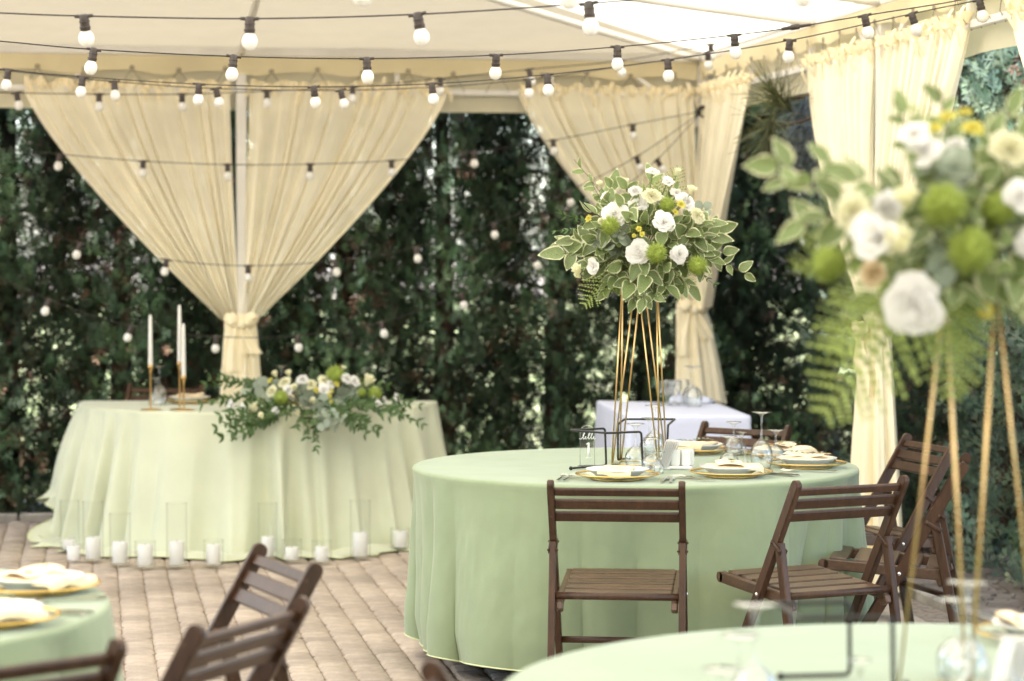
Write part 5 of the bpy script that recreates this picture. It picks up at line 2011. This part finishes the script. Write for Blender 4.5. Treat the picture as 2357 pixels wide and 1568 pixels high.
# --- bouquet nearest the camera
C2 = Vector((ST2[0], ST2[1], 1.56))
def b2(px, py, toward):
    q = at(px, py, C2.y - toward)
    return (q.x - C2.x, q.z - C2.z, toward)
def z2(r, toward):
    return r / FPX * (C2.y - toward)
H2 = [((2102, 703, .20), 'rose', 80), ((1957, 483, .16), 'carn', 52), ((2015, 545, .20), 'lisi', 46), ((2077, 572, .21), 'bud', 32), ((2173, 474, .22), 'ball', 54), ((2235, 577, .22), 'ball', 56),
      ((1908, 608, .12), 'ball', 42), ((2005, 630, .16), 'peach', 36), ((2103, 303, .10), 'rose', 36), ((2125, 345, .10), 'rose', 46), ((2180, 263, .02), 'yellow', 24), ((2149, 290, .03), 'yellow', 22),
      ((2222, 254, .0), 'yellow', 20), ((2240, 288, .04), 'yellow', 30), ((2330, 332, .10), 'carn', 58), ((2090, 470, .16), 'bud', 24), ((2040, 470, .12), 'carnw', 44), ((2350, 450, .14), 'rose', 46), ((2390, 560, .12), 'rose', 52),
      ((2420, 400, .1), 'carn', 52), ((2270, 720, .12), 'yellow', 22), ((2300, 480, .12), 'ball', 44), ((2420, 660, .1), 'ball', 50), ((2200, 330, .06), 'carnw', 30)]
heroes2 = [(b2(p[0], p[1], p[2] + .04), k, z2(r, p[2]) * 1.12, None) for p, k, r in H2]
S2 = [((1740, 360, .05), 6, .06), ((1750, 405, .08), 6, .062), ((1870, 350, .10), 5, .075), ((1900, 440, .14), 5, .07), ((1860, 500, .12), 5, .065), ((1940, 400, .1), 5, .07), ((2060, 230, .0), 7, .05), ((2130, 400, .14), 5, .07),
      ((2330, 400, .14), 5, .085), ((2310, 540, .18), 5, .08), ((2350, 650, .16), 5, .085), ((2430, 480, .1), 6, .08), ((2290, 290, .05), 5, .07), ((2340, 230, .0), 6, .06), ((2260, 400, .16), 5, .08), ((2150, 560, .2), 4, .07),
      ((2500, 600, .05), 6, .08), ((2480, 350, .0), 6, .08), ((2200, 680, .18), 5, .075), ((2060, 640, .16), 5, .06), ((1980, 540, .14), 4, .06), ((2300, 620, .18), 4, .08), ((2000, 700, .0), 5, .07), ((2100, 450, -.1), 6, .08), ((2300, 300, -.1), 6, .08), ((2400, 700, -.1), 6, .08), ((1950, 560, -.1), 6, .07)]
S2 += [((2060, 400, .15), 5, .06), ((2120, 520, .2), 4, .055), ((2190, 540, .2), 4, .06), ((2250, 480, .2), 4, .06), ((2370, 300, .1), 6, .075), ((2440, 300, .05), 6, .075), ((2450, 560, .12), 6, .08), ((1800, 520, .06), 6, .06), ((2160, 200, .02), 6, .055)]
sprigs2 = [(b2(*p), n, l) for p, n, l in S2]
F2 = [((1785, 680, .10), .85), ((1875, 880, .12), .85), ((1935, 990, .14), 1.0), ((1990, 860, .18), 1.05), ((2230, 800, .16), 1.0), ((2080, 210, .0), .9), ((2320, 780, .14), 1.0), ((2420, 820, .1), 1.0),
      ((1800, 600, .08), .9), ((2180, 940, .1), .95), ((2300, 560, .18), 1.0), ((2200, 860, .12), 1.0)]
ferns2 = [(b2(*p), w) for p, w in F2]
E2_ = [((2146, 372, .16), 4, .065), ((2190, 400, .14), 3, .06), ((2320, 520, .12), 4, .065), ((2160, 630, .2), 3, .05)]
eucs2 = [(b2(*p), n, l) for p, n, l in E2_]
bouquet('blurred tall bouquet of white and green flowers nearest the camera', C2, .3, 2, heroes2, sprigs2, ferns2, eucs2, [], 1.0)

# --- low arrangement on the front of the head table
C3 = at(715, 925, 12.42)
C3.z = HT_H + .03
def b3(x, y, toward):
    """place in the close view of the arrangement (2357 wide over 600 picture units)"""
    px, py = 460.35 + .23437 * x, 810.2 + .23437 * y
    if y > 600: toward += .29          # what trails hangs clear of the cloth's folds
    elif y > 500: toward += .10
    q = at(px, py, C3.y - toward)
    return (q.x - C3.x, q.z - C3.z, toward)
Z3 = .23437 / FPX * 12.4
H3 = [((860, 370, .08), 'rose', 58), ((690, 380, .08), 'carn', 62), ((820, 290, .04), 'carn', 66), ((1000, 260, .03), 'carnw', 60), ((1085, 310, .04), 'carn', 60), ((1235, 275, .04), 'carn', 72), ((1290, 310, .05), 'rose', 45),
      ((1220, 375, .08), 'lisi', 44), ((1450, 255, .03), 'rose', 60), ((1640, 310, .03), 'bud', 44), ((1520, 290, .02), 'lisi', 42), ((800, 450, .10), 'ball', 66), ((1330, 230, .02), 'ball', 84), ((1720, 410, .05), 'ball', 62), ((1590, 400, .06), 'ball', 40),
      ((680, 275, .02), 'yellow', 32), ((745, 235, .0), 'bud', 26), ((875, 230, .0), 'bud', 26), ((1345, 310, .06), 'yellow', 30), ((1150, 370, .08), 'yellow', 32), ((1265, 430, .10), 'yellow', 32), ((1285, 500, .11), 'yellow', 32), ((1325, 555, .12), 'yellow', 20),
      ((930, 370, .08), 'bud', 28), ((1295, 380, .09), 'yellow', 20), ((1400, 175, .0), 'bud', 20), ((1690, 280, .0), 'yellow', 22), ((1110, 500, .11), 'bud', 26), ((740, 575, .12), 'lisi', 28), ((610, 640, .12), 'bud', 24), ((1700, 470, .06), 'bud', 28), ((1750, 520, .08), 'lisi', 30),
      ((430, 560, .06), 'lisi', 40), ((545, 590, .1), 'bud', 40), ((1820, 470, .04), 'carnw', 34), ((1930, 460, .02), 'lisi', 40), ((310, 530, .03), 'lisi', 40), ((960, 600, .1), 'carn', 24)]
heroes3 = [(b3(p[0], p[1], p[2] + .05), k, r * Z3 * 1.3, None) for p, k, r in H3]
X3 = [((20, 330, .0), 9, .05), ((-20, 520, .05), 9, .05), ((120, 760, .10), 9, .05), ((260, 720, .10), 8, .05), ((330, 640, .08), 8, .05), ((60, 240, .0), 9, .045), ((230, 260, -.02), 8, .045), ((100, 480, .02), 9, .045), ((190, 860, .13), 9, .055), ((330, 870, .14), 9, .055), ((160, 640, .10), 8, .055), ((440, 830, .13), 7, .05), ((1140, 980, .14), 10, .038), ((1040, 860, .13), 8, .04), ((930, 770, .13), 7, .038),
      ((2230, 740, .05), 10, .055), ((2200, 540, .0), 9, .055), ((2100, 680, .06), 9, .05), ((1820, 800, .13), 7, .055), ((1650, 830, .13), 8, .05), ((1900, 650, .10), 8, .055), ((2000, 600, .06), 8, .05), ((1900, 330, -.03), 6, .05), ((1680, 720, .12), 6, .06), ((1540, 720, .13), 5, .065),
      ((480, 420, .03), 8, .05), ((360, 400, .02), 8, .05), ((560, 680, .12), 7, .045), ((700, 640, .12), 7, .04), ((1450, 620, .12), 6, .05), ((1000, 690, .12), 8, .035), ((1150, 720, .13), 5, .05), ((620, 520, .08), 7, .05), ((1780, 560, .08), 8, .05), ((450, 700, .1), 7, .05), ((850, 640, .11), 8, .04), ((1350, 650, .12), 7, .05)]
extra3 = [(b3(*p), n, l) for p, n, l in X3]
E3_ = [((560, 330, .03), 5, .055), ((640, 470, .08), 5, .06), ((440, 350, .02), 4, .06), ((1040, 430, .09), 4, .070), ((1180, 450, .10), 4, .065), ((1430, 430, .08), 5, .070), ((1520, 370, .05), 5, .065), ((1380, 590, .12), 5, .065), ((1220, 740, .14), 5, .060), ((1400, 720, .14), 5, .060), ((1330, 660, .13), 5, .06), ((1190, 520, .11), 4, .06), ((1000, 360, .06), 4, .06), ((1560, 300, .02), 4, .06)]
eucs3 = [(b3(*p), n, l) for p, n, l in E3_]
bouquet('long low arrangement of white, yellow and green flowers on the head table', C3, .4, 3, heroes3, [], [(b3(1890, 300, -.03), .7), (b3(300, 600, .05), .8)], eucs3, extra3, 1.0)
# ------------------------------------------------------------------ candles
def taper(px, py_base, py_stick, py_top, z, label, label2):
    p = at(px, py_base, z)
    zb = HT_H + .001
    hs = at(px, py_stick, z).z
    ht_ = at(px, py_top, z).z
    s = thing('candlestick', label, 'candlestick', (p.x, p.y, zb), 0, 'slim gold candlesticks on the head table')
    H = hs - zb
    obj('base', MB().lathe([(0, 0), (.052, 0), (.053, .002), (.050, .005), (.010, .008), (0, .008)], 28), M['brass'], s)
    obj('stem', MB().lathe([(.0045, .006), (.0040, H - .035), (.006, H - .03), (.0045, H - .02)], 12), M['brass'], s)
    obj('cup', MB().lathe([(0, H - .024), (.006, H - .022), (.0135, H), (.0140, H + .012), (.0125, H + .012), (.0115, H + .004), (0, H + .003)], 16), M['brass'], s)
    L = ht_ - hs
    c = thing('taper_candle', label2, 'candle', (p.x, p.y, hs + .004), 0, 'ivory taper candles')
    obj('wax', MB().lathe([(0, 0), (.0112, 0), (.0118, .01), (.0105, L * .5), (.0085, L * .93), (.006, L * .985), (0, L)], 16), M['wax'], c)
    obj('wick', MB().tube([(0, 0, L - .003), (.001, 0, L + .009)], .0009, 5), M['wick'], c)
taper(347, 944, 845, 726, 12.42, 'gold candlestick standing apart at the left of the head table', 'ivory taper candle standing apart at the left')
taper(414, 944, 838, 703, 12.44, 'tallest gold candlestick, left of the close pair', 'tallest ivory taper candle, left one of the close pair')
taper(423, 945, 870, 746, 12.40, 'lowest gold candlestick, right of the close pair', 'lower ivory taper candle, right one of the close pair')

VS = {}
def vase_mesh(r, H):
    m = MB().lathe([(0, .004), (r - .004, .004), (r, .010), (r, H)], 32)
    return m.tube([(r * math.cos(k * PI / 16), r * math.sin(k * PI / 16), H) for k in range(32)], .0016, 5, closed=True)
GV, GP = 'glass cylinders along the head table hem', 'white pillar candles along the head table hem'
def pillar(px, pyb, pyt, rad, cyl, where, zoff=0.0):
    """candle by its bottom and top places; cyl = place of the glass rim or None"""
    p = on_plane(px, pyb, .012)
    y = p.y + zoff
    x = (px - 1178.5) / FPX * y
    hh = max(.05, at(px, pyt, y).z - .014)
    c = thing('pillar_candle', 'white pillar candle ' + where, 'candle', (x, y, .014 if cyl is None else .022), 0, GP)
    obj('wax', MB().lathe([(0, 0), (rad - .002, 0), (rad, .003), (rad, hh - .004), (rad - .003, hh), (rad * .7, hh - .003), (rad * .25, hh - .006), (0, hh - .006)], 28), M['wax'], c)
    obj('wick', MB().tube([(0, 0, hh - .008), (.001, 0, hh + .006)], .0011, 5), M['wick'], c)
    if cyl:
        H = at(px, cyl, y).z - .012
        v = obj('glass_cylinder', vase_mesh(max(rad + .014, .048), H), M['vase_glass'], None, loc=(x, y, .012))
        tag(v, 'clear glass cylinder ' + where, 'vase', GV)
for a in ((157, 1268, 1247, .034, 1152, 'farthest left, behind the low one'), (166, 1290, 1256, .033, None, 'lowest at the far left, without a cylinder'), (211, 1290, 1240, .037, 1155, 'second from the left cylinder'),
          (273, 1300, 1250, .037, 1182, 'third from the left'), (331, 1306, 1257, .036, 1246, 'fourth from the left, in a low cylinder'), (404, 1304, 1249, .036, 1158, 'in the tall cylinder below the candlesticks'),
          (489, 1302, 1257, .034, 1243, 'right of the tall cylinder, before the deep cloth fold'), (614, 1285, 1239, .032, 1158, 'just behind the sunlit chair, in a tall cylinder'), (670, 1292, 1263, .033, 1242, 'right behind the sunlit chair back'),
          (739, 1295, 1262, .032, 1244, 'right of the sunlit chair'), (828, 1284, 1229, .037, 1152, 'in the rightmost tall cylinder'), (920, 1264, 1226, .035, 1216, 'half hidden beside the sharp table cloth')):
    pillar(*a)

# ------------------------------------------------------------------ strings of bulbs
SOCK = MB().lathe([(0, 0.006), (.010, .006), (.0135, .002), (.0140, -.012), (.0155, -.0135), (.0155, -.0165), (.0142, -.018), (.0142, -.028), (.0160, -.0295), (.0160, -.034), (.0150, -.0355), (.0150, -.041), (0, -.041)], 18)
for sg in (-1, 1):
    SOCK.tube([(sg * .008, 0, -.001), (sg * .026, 0, 0)], [.006, .0042], 8)
    for k in range(3):
        SOCK.lathe([(.0, -.001), (.0055, -.001), (.0055, .001), (0, .001)], 8, (sg * (.017 + .004 * k), 0, 0), rot=Matrix.Rotation(PI / 2, 3, 'Y'))
SOCK_ME = SOCK.mesh('socket', M['socket'], 'auto')
BULB_ME = MB().lathe([(0, -.036), (.0125, -.036), (.0132, -.041), (.0150, -.045), (.0195, -.052), (.0222, -.060), (.0226, -.067), (.0210, -.0755), (.0165, -.083), (.0095, -.088), (0, -.0897)][::-1], 22).mesh('bulb', M['bulb'])
def light_string(label, pts, bulbs, seed, extra=None):
    """pts: places (px, py, depth) along the cable; bulbs: indices of pts that carry a socket"""
    r = random.Random(seed)
    W = [at(*p) for p in pts]
    base = W[0]
    root = thing('light_string', label, 'string lights', base, 0, 'strings of round bulbs under the tent roof')
    path = cat_rom([w - base for w in W], 7)
    # the cable hangs straight between sockets with a very slight sag
    obj('cable', MB().tube(path, .0024, 7), M['cable'], root)
    for i in bulbs:
        p = W[i] - base
        d = (W[min(i + 1, len(W) - 1)] - W[max(i - 1, 0)])
        d.z = 0
        rzv = math.atan2(d.y, d.x)
        m = Matrix.Translation(p) @ Matrix.Rotation(rzv, 4, 'Z') @ Matrix.Rotation(r.gauss(0, .11), 4, 'X') @ Matrix.Rotation(r.gauss(0, .10), 4, 'Y') @ Matrix.Rotation(math.asin(max(-1, min(1, (W[min(i + 1, len(W) - 1)] - W[max(i - 1, 0)]).normalized().z))) * -.8, 4, 'Y')
        s = link('socket', SOCK_ME, root, mat4=m)
        link('bulb', BULB_ME, s)
    if extra is not None:
        i, ln = extra
        p = W[i] - base
        d = (W[i + 1] - W[i - 1]).normalized()
        mb = MB().tube([p - d * ln, p - d * ln * .4, p - d * ln * .38, p + d * ln * .2, p + d * ln * .22, p + d * ln], [.006, .008, .0105, .0105, .007, .005], 10)
        obj('connector', mb, M['socket'], root)
    return root
light_string('light string at the very top edge, only bulb bottoms in view', [(380, -95, 5.3), (845, -79, 5.26), (1304, -71, 5.26), (1845, -75, 5.3), (2300, -120, 5.3)], (1, 2, 3), 1)
light_string('upper light string across the top left, with the largest bulbs', [(-190, 22, 6.9), (0, 30, 6.88), (193, 37, 6.86), (575, 43, 6.84), (961, 33, 6.78), (1355, 8, 6.6), (1500, -6, 6.55), (1760, -40, 6.4)], (2, 3, 4, 5), 2)
light_string('second light string from the top, rising to the right past the connector plug', [(-120, 88, 8.4), (0, 95, 8.4), (216, 114, 8.4), (538, 130, 8.5), (844, 135, 8.6), (1142, 127, 8.75), (1421, 108, 9.0), (1690, 81, 9.0), (1833, 62, 9.0), (1990, 36, 9.0), (2180, 6, 9.05), (2300, -18, 9.1)],
             (2, 3, 4, 5, 6, 7, 9), 3, (8, .055))
light_string('third light string, from the left edge up to the right-hand curtains', [(-200, 135, 10.4), (19, 161, 10.3), (190, 177, 10.2), (458, 194, 10.1), (722, 200, 10.0), (994, 193, 10.0), (1260, 172, 9.8), (1537, 138, 9.7), (1818, 93, 9.5), (2098, 32, 9.35), (2254, 0, 9.3), (2330, -18, 9.3)],
             (1, 2, 3, 4, 5, 6, 7, 8, 9, 10), 4)
light_string('fourth light string, just behind the third, ending at the right eave beam', [(-150, 140, 10.9), (20, 163, 11.0), (263, 188, 11.1), (497, 204, 11.2), (784, 208, 11.3), (1010, 200, 11.4), (1216, 183, 11.5), (1430, 153, 11.7), (1629, 120, 12.0), (1817, 66, 12.36)], (2, 3, 4, 6, 8), 5)
light_string('fifth light string, with the smallest bulbs before the valance', [(-150, 208, 12.3), (38, 214, 12.4), (228, 217, 12.5), (419, 217, 12.6), (614, 210, 12.7), (812, 200, 12.8), (1015, 181, 12.85), (1218, 160, 12.85), (1429, 140, 12.8), (1636, 102, 12.6), (1820, 63, 12.36)], (1, 2, 3, 4, 5, 6, 7, 8, 9), 6)
light_string('upper light string hanging across the sheer curtains to the corner post', [(-190, 322, 12.85), (0, 341, 12.95), (137, 355, 13.0), (329, 371, 13.1), (524, 379, 13.2), (714, 378, 13.28), (901, 370, 13.4), (1090, 350, 13.55), (1273, 323, 13.7), (1456, 287, 13.85), (1612, 257, 14.02)], (2, 3, 4, 5, 6, 7, 8, 9), 7)
light_string('middle light string hanging before the hedge to the corner post', [(-180, 460, 12.8), (3, 503, 12.9), (185, 560, 13.0), (383, 598, 13.1), (571, 612, 13.2), (770, 600, 13.3), (957, 569, 13.4), (1137, 514, 13.55), (1307, 441, 13.7), (1465, 361, 13.85), (1610, 262, 14.02)], (1, 2, 3, 4, 5, 6, 7, 8, 9), 8)
light_string('lowest light string hanging before the hedge to the corner post', [(-170, 560, 12.7), (113, 690, 12.85), (303, 751, 12.95), (498, 775, 13.05), (685, 773, 13.2), (877, 742, 13.3), (1061, 677, 13.45), (1224, 588, 13.55), (1380, 478, 13.7), (1512, 368, 13.85), (1608, 266, 14.0)], (1, 2, 3, 4, 5, 6, 7, 9), 9)
# coil of spare cable at the corner post
ck = MB()
cc = at(1617, 257, 14.08)
for k in range(4):
    ck.tube([cc + Vector((.035 * math.cos(t) + .006 * k, -.04 - .008 * k, .03 * math.sin(t) - .004 * k)) for t in [i * PI / 9 for i in range(18)]], .004, 6, closed=True)
ck.tube([cc, cc + Vector((-.02, -.03, -.25)), cc + Vector((-.035, -.02, -.75))], .003, 6)
tag(obj('cable_coil', ck, M['cable']), 'black coil of cable tied to the tent corner post', 'cable')
